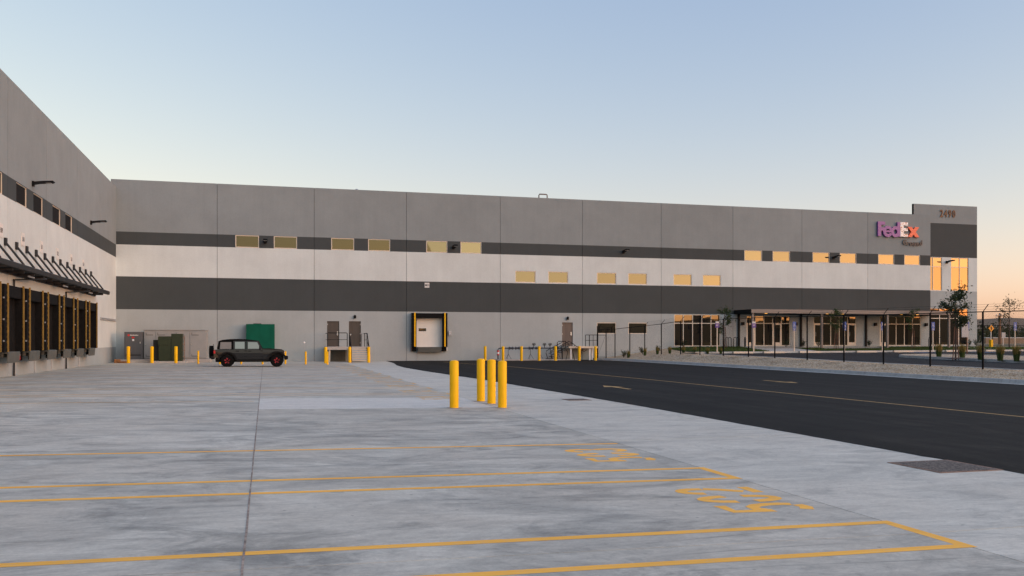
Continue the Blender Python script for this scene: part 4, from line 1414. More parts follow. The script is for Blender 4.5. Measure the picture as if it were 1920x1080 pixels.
mb = MB(); mb.tube([(24.0, 72.6, 1.04), (24.0, 72.6, 1.52), (24.1, 72.6, 1.62), (24.75, 72.6, 1.62), (24.75, 72.6, 1.1)], .035, 8); mb.build('riser_pipe', 'black_metal', t, smooth=True)

# pale landing with black rails by the brown door
t = thing('landing_stair', 'pale precast landing with white legs and tangled black handrails below the brown door', 'stair', (26, 72.6, 0))
MB().bbox(24.85, 72.0, 1.02, 27.45, YF - .003, 1.20, .015).build('slab', 'cream', t)
for x, y in ((25.0, 72.1), (26.7, 72.1), (27.25, 73.0)):
    MB().bbox(x, y, 0, x + .13, y + .13, 1.02, .01).build('leg', 'white', t)
for i in range(6):
    z = 1.02 - i * .172
    MB().bbox(24.84 - (i + 1) * .27, 72.15, z - .05, 24.83 - i * .27, 73.4, z, .008).build('tread', 'leveler_grey', t)
for y in (72.12, 73.42):
    rail([(25.4, y, 1.2), (25.3, y, 2.0 - .6), (24.9, y, 1.62), (23.5, y, .92), (23.3, y, .80), (23.25, y, .6), (23.45, y, .02)], .028, parent=t)
    rail([(24.9, y, 1.25), (23.5, y, .55)], .022, parent=t)
    for x in (23.75, 24.3):
        rail([(x, y, .05), (x - .12, y, .9 + (x - 23.5) * .45)], .024, parent=t)
rail([(25.2, 71.6, .05), (25.05, 71.7, .8), (25.5, 71.8, 1.2), (25.9, 71.8, .9), (26.1, 71.7, .75), (26.3, 71.6, .9)], .024, parent=t)
rail([(24.4, 71.5, .05), (24.6, 71.6, .7), (24.2, 71.7, 1.25), (25.1, 71.8, 1.45), (25.9, 71.7, .8), (25.7, 71.6, .05)], .024, parent=t)
for x in (26.35, 27.4):
    rail([(x, 72.05, 1.2), (x, 72.05, 2.16)], .03, parent=t)
rail([(26.35, 72.05, 2.16), (27.4, 72.05, 2.16)], .026, parent=t); rail([(26.35, 72.05, 1.7), (27.4, 72.05, 1.7)], .02, parent=t)
for x in (26.7, 27.05): rail([(x, 72.05, 1.2), (x, 72.05, 2.16)], .02 if x > 27 else .035, parent=t)

# ------------------------------------------------------------------ parked off-road car
def wheel(parent, cx, cy, cz, axis, out):
    """tyre and rim; axis y or x, out = sign of the visible side"""
    mb = MB(); rt = .385
    prof = [(.235, -.125), (.30, -.135), (rt - .02, -.125), (rt, -.10)] + [(rt, .10), (rt - .02, .125), (.30, .135), (.235, .125)]
    c = (cx, 0, cz) if axis == 'y' else (0, cy, cz)
    base = cy if axis == 'y' else cx
    mb.lathe([(r_, h + base) for r_, h in prof], c, 32, axis)
    wh = mb.build('wheel', 'black_rubber', parent, smooth=True)
    # tread blocks
    tb = MB()
    for i in range(36):
        a = 2 * math.pi * i / 36
        for s in (-1, 1):
            r0, r1 = rt - .005, rt + .012
            h0, h1 = base + s * .02, base + s * .12
            aa = a + (.06 if s > 0 else 0)
            pts = []
            for rr in (r0, r1):
                for h in (h0, h1):
                    for da in (-.05, .05):
                        u, v = rr * math.cos(aa + da), rr * math.sin(aa + da)
                        pts.append((cx + u, h, cz + v) if axis == 'y' else (h, cy + u, cz + v))
            tb.add(pts, [(0, 1, 3, 2), (4, 6, 7, 5), (0, 4, 5, 1), (2, 3, 7, 6), (0, 2, 6, 4), (1, 5, 7, 3)])
    tb.build('tread', 'black_rubber', wh)
    rim = MB(); f = base + out * .09
    rim.lathe([(.24, f - out * .06), (.24, f + out * .03), (.21, f + out * .035), (.20, f - out * .03), (.05, f - out * .02), (.05, f + out * .03), (.01, f + out * .03)], c, 28, axis)
    rm = rim.build('rim', 'black_metal', wh, smooth=True)
    sp = MB()
    for i in range(5):
        a = 2 * math.pi * i / 5 + .3
        for da in (-.16, .16):
            P0 = (.06, a + da * .6); P1 = (.185, a + da)
            q = []
            for r_, t_ in (P0, P1):
                u, v = r_ * math.cos(t_), r_ * math.sin(t_)
                q.append((cx + u, f + out * .022, cz + v) if axis == 'y' else (f + out * .022, cy + u, cz + v))
            sp.tube(q, .017, 5)
    sp.build('spoke', 'car_red', rm)
    return wh
paint('car_red', (.60, .025, .04), .35, .04, spec=.6)
paint('soft_top', (.005, .005, .0055), .85, .25, 9, spec=.08)
paint('car_trim', (.012, .012, .0125), .85, .12, spec=.15)
paint('plastic_window', (.20, .195, .19), .35, .06)
paint('amber_lens', (.45, .16, .03), .3)
def off_roader():
    ox, oy = -2.27, 59.0
    oz = zg(-1, 59) + .002
    t = thing('off_road_car', 'dark grey boxy four-door off-roader with black soft top and red wheels', 'car', (ox, oy, oz))
    W = .76
    def sh(mb):      # local to world
        mb.v = [(a + ox, b + oy, c + oz) for a, b, c in mb.v]
        return mb
    # tub with wheel arches
    def archpts(cx, r, a0, a1, n=8):
        return [(cx + r * math.cos(R(a0 + (a1 - a0) * i / n)), .385 + r * math.sin(R(a0 + (a1 - a0) * i / n))) for i in range(n + 1)]
    prof = [(-.80, .58), (-.44, .56)] + archpts(0, .47, 160, 8) + [(.52, .46), (2.42, .46)] + archpts(2.97, .50, 172, 20) + [(3.42, .58), (3.42, .98), (3.36, 1.03), (2.12, 1.09), (2.05, 1.08), (-.74, 1.08), (-.80, 1.0)]
    mb = MB(); mb.prism(prof, -W, W)
    lean = lambda z: max(0, z - .86) * .08
    mb.v = [(a, b - math.copysign(lean(c), b), c) for a, b, c in mb.v]
    body = sh(mb).build('body', 'car_paint', t)
    sh(MB().box(-.70, -.60, .30, 3.40, .60, .58)).build('chassis', 'car_trim', t)
    for xa_, xb_ in ((-.5, .5), (2.45, 3.40)):
        sh(MB().box(xa_, -.56, .581, xb_, .56, .94)).build('wheel_well', 'ink', t)
    # hood
    mb = MB(); mb.prism([(2.06, 1.05), (2.10, 1.15), (2.5, 1.15), (3.25, 1.09), (3.40, 1.03), (3.40, .95), (2.06, .95)], -.64, .64)
    sh(mb).build('hood', 'car_paint', t)
    # doors with hardware
    for s in (-1, 1):
        y0, y1 = s * W, s * (W + .022)
        ya, yb = min(y0, y1) + (.001 if s > 0 else 0), max(y0, y1) - (.001 if s < 0 else 0)
        rd = sh(MB().prism([(.40, .78), (.52, .52), (1.10, .52), (1.10, .86), (.36, .86), (.36, .80)], ya, yb)).build('door', 'car_paint', t)
        fd = sh(MB().prism([(1.135, .52), (2.12, .52), (2.12, .86), (1.135, .86)], ya, yb)).build('door', 'car_paint', t)
        for d_, xa_, xb_ in ((rd, .36, 1.10), (fd, 1.135, 2.12)):
            yo = lambda z: s * (W + .021 - lean(z))
            m5 = MB(); m5.add([(xa_, yo(.861), .861), (xb_, yo(.861), .861), (xb_, yo(1.06), 1.06), (xa_, yo(1.06), 1.06), (xa_, yo(1.06) - s * .02, 1.06), (xb_, yo(1.06) - s * .02, 1.06)], [(0, 1, 2, 3), (3, 2, 5, 4)])
            sh(m5).build('door_shoulder', 'car_paint', d_, flipfix=False)
        for d_, hx in ((rd, .50), (fd, 1.24)):
            sh(MB().bbox(hx, min(s * .755, s * .79), .955, hx + .20, max(s * .755, s * .79), 1.0, .008)).build('handle', 'car_trim', d_)
        for d_, hx in ((rd, 1.03), (fd, 2.0)):
            for z in (.62, .97):
                sh(MB().bbox(hx, min(s * .755, s * .795), z, hx + .12, max(s * .755, s * .795), z + .05, .006)).build('hinge', 'car_trim', d_)
        # door upper frames + panes, leaning in a little
        def frame(poly_o, poly_i, nm, par):
            mb = MB(); k = len(poly_o)
            def P(p, out): return (p[0], s * ((W - .02) - (p[1] - 1.08) * .10 + (.012 if out else -.012)), p[1])
            vs3 = [P(p, 1) for p in poly_o] + [P(p, 1) for p in poly_i] + [P(p, 0) for p in poly_o] + [P(p, 0) for p in poly_i]
            fs3 = []
            for i in range(k):
                j = (i + 1) % k
                fs3 += [(i, j, k + j, k + i), (i, 2 * k + i, 2 * k + j, j), (k + i, k + j, 3 * k + j, 3 * k + i)]
            mb.add(vs3, fs3); fr_ = sh(mb).build('window_frame', 'car_paint', t)
            mb = MB(); mb.add([P(p, 0) for p in poly_i], [list(range(k))]); sh(mb).build('pane', 'car_glass', fr_, flipfix=False)
        frame([(.37, 1.08), (1.10, 1.08), (1.10, 1.62), (.37, 1.62)], [(.46, 1.13), (1.03, 1.13), (1.03, 1.56), (.46, 1.56)], 'rear', t)
        frame([(1.14, 1.08), (2.10, 1.08), (1.84, 1.60), (1.14, 1.62)], [(1.23, 1.13), (1.98, 1.13), (1.78, 1.54), (1.23, 1.55)], 'front', t)
        # soft-top side window
        mb = MB(); mb.add([(-.44, s * .750, 1.12), (.24, s * .750, 1.12), (.24, s * .716, 1.54), (-.40, s * .716, 1.54)], [(0, 1, 2, 3)])
        sh(mb).build('soft_window', 'plastic_window', t, flipfix=False)
        # flares
        for cx, r0, r1, a0, a1 in ((0, .475, .545, 176, 4), (2.97, .505, .575, 176, 4)):
            n = 12; mb = MB()
            O = [(cx + r1 * math.cos(R(a0 + (a1 - a0) * i / n)) * 1.08, .40 + r1 * math.sin(R(a0 + (a1 - a0) * i / n))) for i in range(n + 1)]
            I = [(cx + r0 * math.cos(R(a0 + (a1 - a0) * i / n)), .385 + r0 * math.sin(R(a0 + (a1 - a0) * i / n))) for i in range(n + 1)]
            ya, yb = s * .60, s * .93
            vs3 = [(a, yb, b) for a, b in O] + [(a, yb - s * .02, b) for a, b in I] + [(a, ya, b) for a, b in O] + [(a, ya, b) for a, b in I]
            k = n + 1; fs3 = []
            for i in range(n):
                fs3 += [(i, i + 1, k + i + 1, k + i), (i, 2 * k + i, 2 * k + i + 1, i + 1), (k + i, k + i + 1, 3 * k + i + 1, 3 * k + i)]
            fs3 += [(0, k, 3 * k, 2 * k), (n, 2 * k + n, 3 * k + n, k + n)]
            mb.add(vs3, fs3); sh(mb).build('fender_flare', 'car_trim', t, smooth=True)
        sh(MB().bbox(.55, min(s * .72, s * .88), .36, 2.36, max(s * .72, s * .88), .44, .015)).build('side_step', 'car_trim', t)
        mi_ = sh(MB().bbox(1.90, min(s * .82, s * 1.02), 1.08, 1.99, max(s * .82, s * 1.02), 1.30, .03)).build('mirror', 'car_trim', t)
        sh(MB().bbox(-.815, min(s * .60, s * .755), .83, -.79, max(s * .60, s * .755), 1.02, .01)).build('tail_light', 'red', t)
        sh(MB().bbox(-.80, min(s * .757, s * .772), .83, -.70, max(s * .757, s * .772), 1.02, .005)).build('tail_light', 'red', t)
        mb = MB(); mb.lathe([(.10, 3.405), (.105, 3.44), (.06, 3.46), (.01, 3.465)], (0, s * .46, .86), 18, 'x'); sh(mb).build('headlight', 'white', t, smooth=True)
        sh(MB().bbox(3.42, min(s * .80, s * .90), .82, 3.46, max(s * .80, s * .90), .87, .01)).build('marker_light', 'amber_lens', t)
        sh(MB().bbox(3.0, min(s * .66, s * .92), .90, 3.44, max(s * .66, s * .92), .945, .015)).build('fender_top', 'car_trim', t)
        for cx in (0, 2.97):
            m0 = wheel(t, cx + ox, oy + s * .80, .385 + oz, 'y', s)
    for i in range(7):
        y = -.27 + i * .09
        sh(MB().bbox(3.421, y - .025, .72, 3.435, y + .025, .98, .006)).build('grille_slot', 'ink', t)
    # soft top, windscreen, bumpers, spare
    mb = MB()
    sect = [(-.62, 1.09, .75), (-.52, 1.62, .70), (.10, 1.73, .69), (.70, 1.735, .69), (1.25, 1.70, .69), (1.84, 1.605, .69)]
    tp = [(-.60, 1.09), (-.52, 1.60), (-.30, 1.68), (.15, 1.73), (.70, 1.74), (1.25, 1.705), (1.84, 1.625), (1.84, 1.60), (1.14, 1.622), (.355, 1.622), (.345, 1.09)]
    mb = MB(); k = len(tp)
    hw_ = lambda z: .745 - max(0, z - 1.09) * .075
    vs3 = [(a, -hw_(b), b) for a, b in tp] + [(a, hw_(b), b) for a, b in tp]
    mb.add(vs3, [list(range(k)), list(range(2 * k - 1, k - 1, -1))] + [(i, i + k, (i + 1) % k + k, (i + 1) % k) for i in range(k)])
    top = sh(mb).build('soft_top', 'soft_top', t)
    mb = MB(); mb.add([(2.08, -.66, 1.15), (2.08, .66, 1.15), (1.84, .62, 1.59), (1.84, -.62, 1.59)], [(0, 1, 2, 3)]); wsn = sh(mb).build('windscreen', 'car_glass', t, flipfix=False)
    mb = MB()
    for s in (-1, 1): mb.tube([(2.10, s * .70, 1.10), (1.84, s * .66, 1.61)], .035, 6)
    mb.tube([(1.84, -.66, 1.61), (1.84, .66, 1.61)], .03, 6); sh(mb).build('windscreen_frame', 'car_trim', t)
    sh(MB().bbox(3.44, -.80, .46, 3.66, .80, .66, .03)).build('front_bumper', 'car_trim', t)
    sh(MB().bbox(-.98, -.78, .48, -.80, .78, .68, .03)).build('rear_bumper', 'car_trim', t)
    wheel(t, -.97 + ox, oy, .92 + oz, 'x', -1)
    mb = MB(); mb.tube([(-.80, 0, .95), (-.95, 0, .92)], .06, 8); mb.tube([(-.83, -.05, 1.0), (-.86, -.05, 1.42)], .02, 6); sh(mb).build('spare_carrier', 'car_trim', t)
    sh(MB().box(1.2, -.5, .60, 1.7, .5, 1.35)).build('seat', 'cabin', t)
    sh(MB().box(.2, -.55, .60, .55, .55, 1.25)).build('seat', 'cabin', t)
off_roader()

# ------------------------------------------------------------------ security fence
FH = 2.58
fence = thing('security_fence', 'tall black chain-link fence with barbed wire arms on the gravel bed', 'fence', (31, 45, .5))
FP = [(31, y) for y in (19.9, 23.2, 26.5, 29.8, 33.1, 36.4, 39.8, 43.1, 46.6, 50.1, 53.3, 56.7, 60.2, 63.4, 66.9, 70.2)] + [(30.15, 71.4), (29.15, 72.3), (28.5, 72.75)]
def ftop(x, y): return zbed(x, y) + FH - (.0 if y < 66 else .10)
for i, (x, y) in enumerate(FP):
    z0 = zbed(x, y); z1 = ftop(x, y)
    mb = MB(); mb.tube([(x, y, z0 - .1), (x, y, z1 + .02)], .042, 10); p_ = mb.build('post', 'black_fence', fence, smooth=True)
    if y < 71:
        mb = MB(); mb.tube([(x, y, z1), (x + .30, y, z1 + .34)], .018, 6); mb.build('barb_arm', 'black_fence', p_)
def dseg(a, b, ca, cb, r, nm, n=6):
    mb = MB(); mb.tube([ca, cb], r, n); return mb.build(nm, 'black_fence', fence)
for (xa, ya), (xb, yb) in zip(FP, FP[1:]):
    za, zb = ftop(xa, ya), ftop(xb, yb)
    dseg(0, 0, (xa, ya, za), (xb, yb, zb), .024, 'top_rail')
    if yb < 71:
        for q in (.33, .66, 1.0):
            dseg(0, 0, (xa + .30 * q, ya, za + .34 * q), (xb + .30 * q, yb, zb + .34 * q), .005, 'barbed_wire', 3)
    # woven mesh
    L_ = math.hypot(xb - xa, yb - ya); ux, uy = (xb - xa) / L_, (yb - ya) / L_
    nx_, ny_ = -uy, ux
    st = .075; cols = int(L_ / st); mb = MB(); wd = .0034
    g0a, g0b = zbed(xa, ya) + .04, zbed(xb, yb) + .04
    for c in range(cols):
        u = (c + .5) * st
        if u > L_ - .04: break
        t_ = u / L_
        z0 = g0a + (g0b - g0a) * t_; z1 = za + (zb - za) * t_ - .02
        n = int((z1 - z0) / (st * .5))
        vs3 = []; 
        for k in range(n + 1):
            off = (st * .5 if k % 2 else -st * .5)
            z = z0 + (z1 - z0) * k / n
            for e in (-wd, wd):
                vs3.append((xa + ux * (u + off + e) + nx_ * (.004 if k % 2 else -.004), ya + uy * (u + off + e) + ny_ * (.004 if k % 2 else -.004), z))
        mb.add(vs3, [(2 * k, 2 * k + 1, 2 * k + 3, 2 * k + 2) for k in range(n)])
    tag(mb.build('chain_link', 'black_fence', fence, flipfix=False), kind='stuff')
# walk gate at the wall end of the fence
t = thing('walk_gate', 'narrow black gate leaf at the wall end of the security fence', 'gate', (28.2, 72.9, .1))
gx0, gy0, gx1, gy1 = 27.85, 73.1, 28.45, 72.78
mb = MB(); mb.tube([(gx0, gy0, 0), (gx0, gy0, 2.95)], .06, 10); mb.build('gate_post', 'black_fence', t)
for z in (.25, 2.15, 2.6):
    mb = MB(); mb.tube([(gx0, gy0, z), (gx1, gy1, z)], .022, 6); mb.build('gate_rail', 'black_fence', t)
mb = MB(); mb.tube([(gx0, gy0, .3), (gx1, gy1, 2.1)], .008, 5); mb.build('brace_rod', 'black_fence', t)

# ------------------------------------------------------------------ plants
def leaf_quad(mb, c, size):
    n = Vector((random.gauss(0, 1), random.gauss(0, 1), random.gauss(0, .7)))
    if n.length < 1e-3: n = Vector((0, 0, 1))
    n.normalize()
    a = n.orthogonal().normalized(); b = n.cross(a)
    th = random.uniform(0, 6.28); a, b = a * math.cos(th) + b * math.sin(th), b * math.cos(th) - a * math.sin(th)
    c = Vector(c); l = size; w2 = size * .42
    mb.add([c - a * l * .5, c + b * w2 * .5, c + a * l * .5, c - b * w2 * .5], [(0, 1, 2, 3)])
def tree(name, label, x, y, z, h, trunk_h, rad, leaves, leaf, mat='leaf', grp=None, stakes=0, tr=.035):
    t = thing(name, label, 'tree', (x, y, z), grp)
    lean = random.uniform(-.05, .05)
    pts = [(x + lean * k / 6 * h * .3 + random.uniform(-.02, .02), y + random.uniform(-.02, .02), z - .05 + h * .92 * k / 6) for k in range(7)]
    mb = MB(); mb.tube(pts, [tr * (1.15 - k / 6.5) for k in range(7)], 8); mb.build('trunk', 'bark', t, smooth=True)
    br = MB(); lf = MB(); tips = []
    nb = max(7, int(10 * rad / .6))
    for i in range(nb):
        f = trunk_h / h + (1 - trunk_h / h) * (i + random.random()) / nb * .92
        base = Vector((x, y, z + h * f))
        a = random.uniform(0, 6.28); 
        prof = math.sin(math.pi * min(1, max(.08, (f - trunk_h / h) / (1 - trunk_h / h) * .86 + .14))) 
        ln = rad * (.45 + .75 * prof) * random.uniform(.6, 1.1)
        tip = base + Vector((math.cos(a) * ln, math.sin(a) * ln, ln * random.uniform(.35, .95)))
        mid = (base + tip) / 2 + Vector((0, 0, -.05 * ln))
        br.tube([base, mid, tip], [tr * .45, tr * .3, tr * .1], 5)
        tips += [mid, tip, tip * .6 + mid * .4]
    tips.append(Vector((pts[-1][0], pts[-1][1], z + h * .95)))
    br.build('branches', 'bark', t)
    for i in range(leaves):
        c = random.choice(tips)
        s = rad * random.choice((.12, .2, .3))
        leaf_quad(lf, (c.x + random.gauss(0, s), c.y + random.gauss(0, s), c.z + random.gauss(0, s * .9)), leaf * random.uniform(.6, 1.2))
    lf.build('crown', mat, t, flipfix=False)
    for k in range(stakes):
        a = math.pi * k + .4
        sx, sy = x + .35 * math.cos(a), y + .35 * math.sin(a)
        mb = MB(); mb.tube([(sx, sy, z - .05), (x + .12 * math.cos(a), y + .12 * math.sin(a), z + 1.9)], .028, 6); mb.build('stake', 'stake', t)
    return t
G_T = 'young staked trees in front of the offices'
tree('young_tree', 'young slender tree by the bike hoops left of the canopy', 39.25, 71.6, zlawn(39.2, 71.6), 3.5, 1.25, .60, 1000, .16, 'leaf', G_T, 1)
tree('young_tree', 'young staked tree in front of the glazed entrance under the canopy', 49.4, 69.8, zlawn(49.4, 69.8), 3.5, 1.4, .60, 850, .16, 'leaf', G_T, 2)
tree('young_tree', 'thin young tree before the last storefront left of the tower', 57.9, 70.2, zlawn(57.9, 70.2), 3.7, 1.6, .46, 480, .16, 'leaf', G_T, 2)
tree('young_tree', 'fuller young staked tree in the gravel island before the tower', 38.55, 43.2, zlot(38.5, 43) + .1, 3.95, 1.7, .70, 1500, .17, 'leaf_dark', G_T, 2, .045)
mb = MB(); n = 20; rr = [random.uniform(.55, .8) for _ in range(n)]
mb.add([(38.55 + rr[j] * math.cos(j * .314), 43.2 + rr[j] * math.sin(j * .314), zlot(38.5, 43) + .125) for j in range(n)] + [(38.55, 43.2, zlot(38.5, 43) + .19)], [(j, (j + 1) % n, n) for j in range(n)])
tag(mb.build('mulch', 'mulch', flipfix=False), 'dark bark mulch ring round the island tree', 'mulch', kind='stuff')
tree('young_tree', 'sparse tree on the right edge beyond the blue parking sign', 74.5, 76, .95, 5.0, 1.7, 1.0, 480, .20, 'leaf_dark', G_T, 0, .06)

def tuft(label, x, y, z, h, r, n, grp):
    t = thing('ornamental_grass', label, 'grass clump', (x, y, z), grp)
    g = MB(); p = MB()
    for i in range(n):
        a = random.uniform(0, 6.28); q = random.uniform(.1, 1) * r
        bx_, by_ = x + .5 * q * math.cos(a), y + .5 * q * math.sin(a)
        tx, ty = x + q * math.cos(a), y + q * math.sin(a)
        hh = h * random.uniform(.65, 1.0)
        wv = .012
        mx, my = (bx_ * .6 + tx * .4), (by_ * .6 + ty * .4)
        ca, sa = math.cos(a + 1.57) * wv, math.sin(a + 1.57) * wv
        g.add([(bx_ - ca, by_ - sa, z - .02), (bx_ + ca, by_ + sa, z - .02), (mx + ca, my + sa, z + hh * .6), (mx - ca, my - sa, z + hh * .6)], [(0, 1, 2, 3)])
        w3 = wv * 1.5
        ca, sa = math.cos(a + 1.57) * w3, math.sin(a + 1.57) * w3
        p.add([(mx - ca, my - sa, z + hh * .55), (mx + ca, my + sa, z + hh * .55), (tx, ty, z + hh)], [(0, 1, 2)])
    g.build('blades', 'grass_green', t, flipfix=False); p.build('plumes', 'grass_gold', t, flipfix=False)
def shrub(label, x, y, z, h, r, n, grp, mat='leaf_dark'):
    t = thing('shrub', label, 'shrub', (x, y, z), grp)
    s = MB(); l = MB()
    for i in range(9):
        a = random.uniform(0, 6.28); q = random.uniform(.3, 1) * r
        tip = (x + q * math.cos(a), y + q * math.sin(a), z + h * random.uniform(.6, 1))
        s.tube([(x, y, z - .02), tip], [.012, .005], 4)
        for k in range(n // 9):
            f = random.uniform(.35, 1.05)
            leaf_quad(l, (x + (tip[0] - x) * f + random.gauss(0, .06), y + (tip[1] - y) * f + random.gauss(0, .06), z + (tip[2] - z) * f + random.gauss(0, .05)), random.uniform(.08, .15))
    s.build('stems', 'bark', t); l.build('foliage', mat, t, flipfix=False)
G_G = 'golden grass clumps in the gravel'
for i, (x, y, lb) in enumerate(((29.55, 70.3, 'golden grass clump nearest the fence gate'), (30.75, 69.6, 'golden grass clump below the right dark low window'), (31.95, 69.7, 'golden grass clump between two shrubs on the gravel slope'),
                                (32.75, 69.0, 'golden grass clump right of the third gravel shrub'), (33.7, 68.4, 'small golden grass clump at the left tip of the lawn'), (34.5, 67.9, 'second small golden grass clump along the lawn edge'),
                                (35.4, 67.4, 'third small golden grass clump along the lawn edge'), (36.4, 67.0, 'last small golden grass clump along the lawn edge'))):
    tuft(lb, x, y, zbed(x, y) if x < 34.6 else zlot(x, y), .70 if i < 4 else .55, .22, 90, G_G)
G_I = 'golden grass clumps in the car park island'
for i, (x, y, lb) in enumerate(((40.6, 46.9, 'golden grass clump left of the island tree'), (39.9, 44.2, 'golden grass clump right of the island tree'), (38.9, 41.7, 'golden grass clump just left of the tall fence post'),
                                (38.6, 40.0, 'large golden grass clump right of the tall fence post'), (38.4, 38.7, 'golden grass clump below the last blue parking sign'), (38.7, 38.2, 'golden grass clump at the right edge of the view'))):
    tuft(lb, x, y, zlot(x, y) + .11, .92, .30, 170, G_I)
G_S = 'dark shrubs along the building'
for x, y, lb in ((29.5, 71.2, 'dark shrub on the gravel below the first low window'), (31.2, 71.0, 'dark shrub on the gravel below the second low window'), (32.55, 70.9, 'dark shrub behind the fence post left of the lawn'),
                 (36.1, 73.2, 'small shrub at the left foot of the first storefront'), (45.7, 72.0, 'shrub left of the first blue parking sign'), (48.1, 73.0, 'shrub at the foot of the downpipe between entrances'),
                 (49.5, 72.6, 'shrub in front of the second glazed entrance door'), (55.25, 73.0, 'shrub at the foot of the downpipe left of the last storefront'), (66.9, 73.2, 'shrub at the right foot of the tower glazing'), (67.8, 73.2, 'shrub at the tower corner')):
    z = zbed(x, y) if x < 34.6 else zwall(x) - .03
    shrub(lb, x, y, z, .70, .34, 170, G_S)

# ------------------------------------------------------------------ signs in the car park
def post_sign(label, x, y, z, h, kind):
    t = thing('parking_sign', label, 'sign', (x, y, z), 'parking signs in front of the offices')
    MB().bbox(x - .045, y - .03, z - .05, x + .045, y + .03, z + h, .006).build('post', 'cream', t)
    if kind == 'purple':
        MB().bbox(x - .19, y - .05, z + h - .52, x + .19, y - .031, z + h - .15, .004).build('panel', 'sign_purple', t)
        MB().bbox(x - .16, y - .05, z + h - .149, x + .16, y - .031, z + h, .004).build('header', 'sign_white', t)
        mb = MB(); mb.box(x - .12, y - .053, z + h - .30, x + .12, y - .05, z + h - .27); mb.box(x - .12, y - .053, z + h - .38, x + .06, y - .05, z + h - .35); mb.build('print', 'sign_white', t)
    else:
        MB().bbox(x - .17, y - .05, z + h - .55, x + .17, y - .031, z + h, .004).build('panel', 'sign_blue', t)
        MB().bbox(x - .16, y - .05, z + h - .76, x + .16, y - .031, z + h - .57, .004).build('sub_panel', 'sign_blue', t)
        mb = MB()    # wheelchair figure and text bars in white
        cx, cz = x - .01, z + h - .34
        mb.lathe([(.001, y - .0535), (.028, y - .0535), (.028, y - .05)], (cx - .02, 0, cz + .22), 8, 'y')
        mb.box(cx - .045, y - .053, cz + .02, cx - .005, y - .05, cz + .18); mb.box(cx - .005, y - .053, cz + .02, cx + .08, y - .05, cz + .055); mb.box(cx + .055, y - .053, cz - .08, cx + .09, y - .05, cz + .02)
        mb.tube([(cx - .01 + .10 * math.cos(R(a)), y - .0515, cz - .03 + .10 * math.sin(R(a))) for a in range(110, 340, 20)], .012, 4)
        mb.box(x - .11, y - .053, z + h - .64, x + .11, y - .05, z + h - .61); mb.box(x - .09, y - .053, z + h - .71, x + .09, y - .05, z + h - .68)
        mb.build('symbol', 'sign_white', t)
ZS = lambda x: zlot(x, 67.5) + .13
for x, k, lb in ((36.6, 'purple', 'purple sign with white header on a cream post, the left one'), (40.05, 'purple', 'purple sign with white header on a cream post at the canopy corner'),
                 (43.95, 'blue', 'blue accessible parking sign right of the first glass doors'), (48.95, 'blue', 'blue accessible parking sign beside the second entrance door'),
                 (52.85, 'blue', 'blue accessible parking sign left of the last storefront'), (58.2, 'blue', 'blue accessible parking sign at the left edge of the tower glazing'),
                 (61.95, 'blue', 'blue accessible parking sign before the right part of the tower glazing'), (67.3, 'blue', 'blue accessible parking sign beyond the building at the right edge')):
    post_sign(lb, x, 68.0, ZS(x), 2.55, k)
t = thing('road_sign', 'plain grey sign seen from behind near the island tree', 'sign', (54.0, 60, zlot(54, 60)))
MB().bbox(54.62, 60, zlot(54, 60), 54.70, 60.06, 3.0, .006).build('post', 'stake', t)
MB().bbox(54.10, 59.97, 1.95, 54.75, 59.998, 3.05, .03).build('panel', 'sign_back', t)
# wheel stops
for x0, x1, lb in ((37.57, 39.36, 'pale concrete wheel stop below the left purple sign'), (40.42, 42.4, 'pale concrete wheel stop below the canopy corner'), (43.85, 45.9, 'pale concrete wheel stop below the first blue sign'),
                   (49.5, 51.5, 'pale concrete wheel stop right of the second blue sign'), (53.3, 55.35, 'pale concrete wheel stop right of the third blue sign'), (58.76, 60.6, 'pale concrete wheel stop before the tower glazing'), (63.1, 64.9, 'pale concrete wheel stop beyond the island tree')):
    z = zlot(x0, 67.2)
    mb = MB(); mb.prism([(66.95, z), (66.98, z + .12), (67.03, z + .16), (67.17, z + .16), (67.22, z + .12), (67.25, z)], x0, x1, plane='yz')
    tag(mb.build('wheel_stop', 'cream'), lb, 'wheel stop', 'concrete wheel stops')
# bike hoops
def hoop(x, lb, turn=0):
    y = 72.9; z = zwall(x) - .02; mb = MB()
    pts = [(-.30, 0), (-.30, .75)] + [(-.30 + .15 - .15 * math.cos(R(a)), .75 + .15 * math.sin(R(a))) for a in (30, 60, 90, 120, 150, 180)] + [(0, .30)]
    pts += [(.15 - .15 * math.cos(R(a)), .30 - .0 + 0) for a in ()] + [(0, .75)] + [(.15 - .15 * math.cos(R(a)), .75 + .15 * math.sin(R(a))) for a in (30, 60, 90, 120, 150, 180)] + [(.30, 0)]
    c, s = math.cos(turn), math.sin(turn)
    a = [(-.30, 0), (-.30, .72)] + [(-.15 - .15 * math.cos(R(q)), .72 + .15 * math.sin(R(q))) for q in (30, 60, 90, 120, 150)] + [(0, .72), (0, .0)]
    b = [(.0, .30), (.0, .72)] + [(.15 - .15 * math.cos(R(q)), .72 + .15 * math.sin(R(q))) for q in (30, 60, 90, 120, 150)] + [(.30, .72), (.30, 0)]
    for P in (a, b):
        mb.tube([(x + u * c, y + u * s, z + v) for u, v in P], .03, 8)
    tag(mb.build('bike_hoop', 'black_metal', smooth=True), lb, 'bike rack', 'black bike hoops')
hoop(40.35, 'black bike hoop nearest the first storefront'); hoop(41.2, 'black bike hoop in the middle beside the downpipe'); hoop(42.05, 'black bike hoop seen edge-on next to the downpipe', 1.2)
hoop(62.2, 'black bike hoop right of the last storefront'); hoop(63.0, 'black bike hoop half hidden by a fence post')
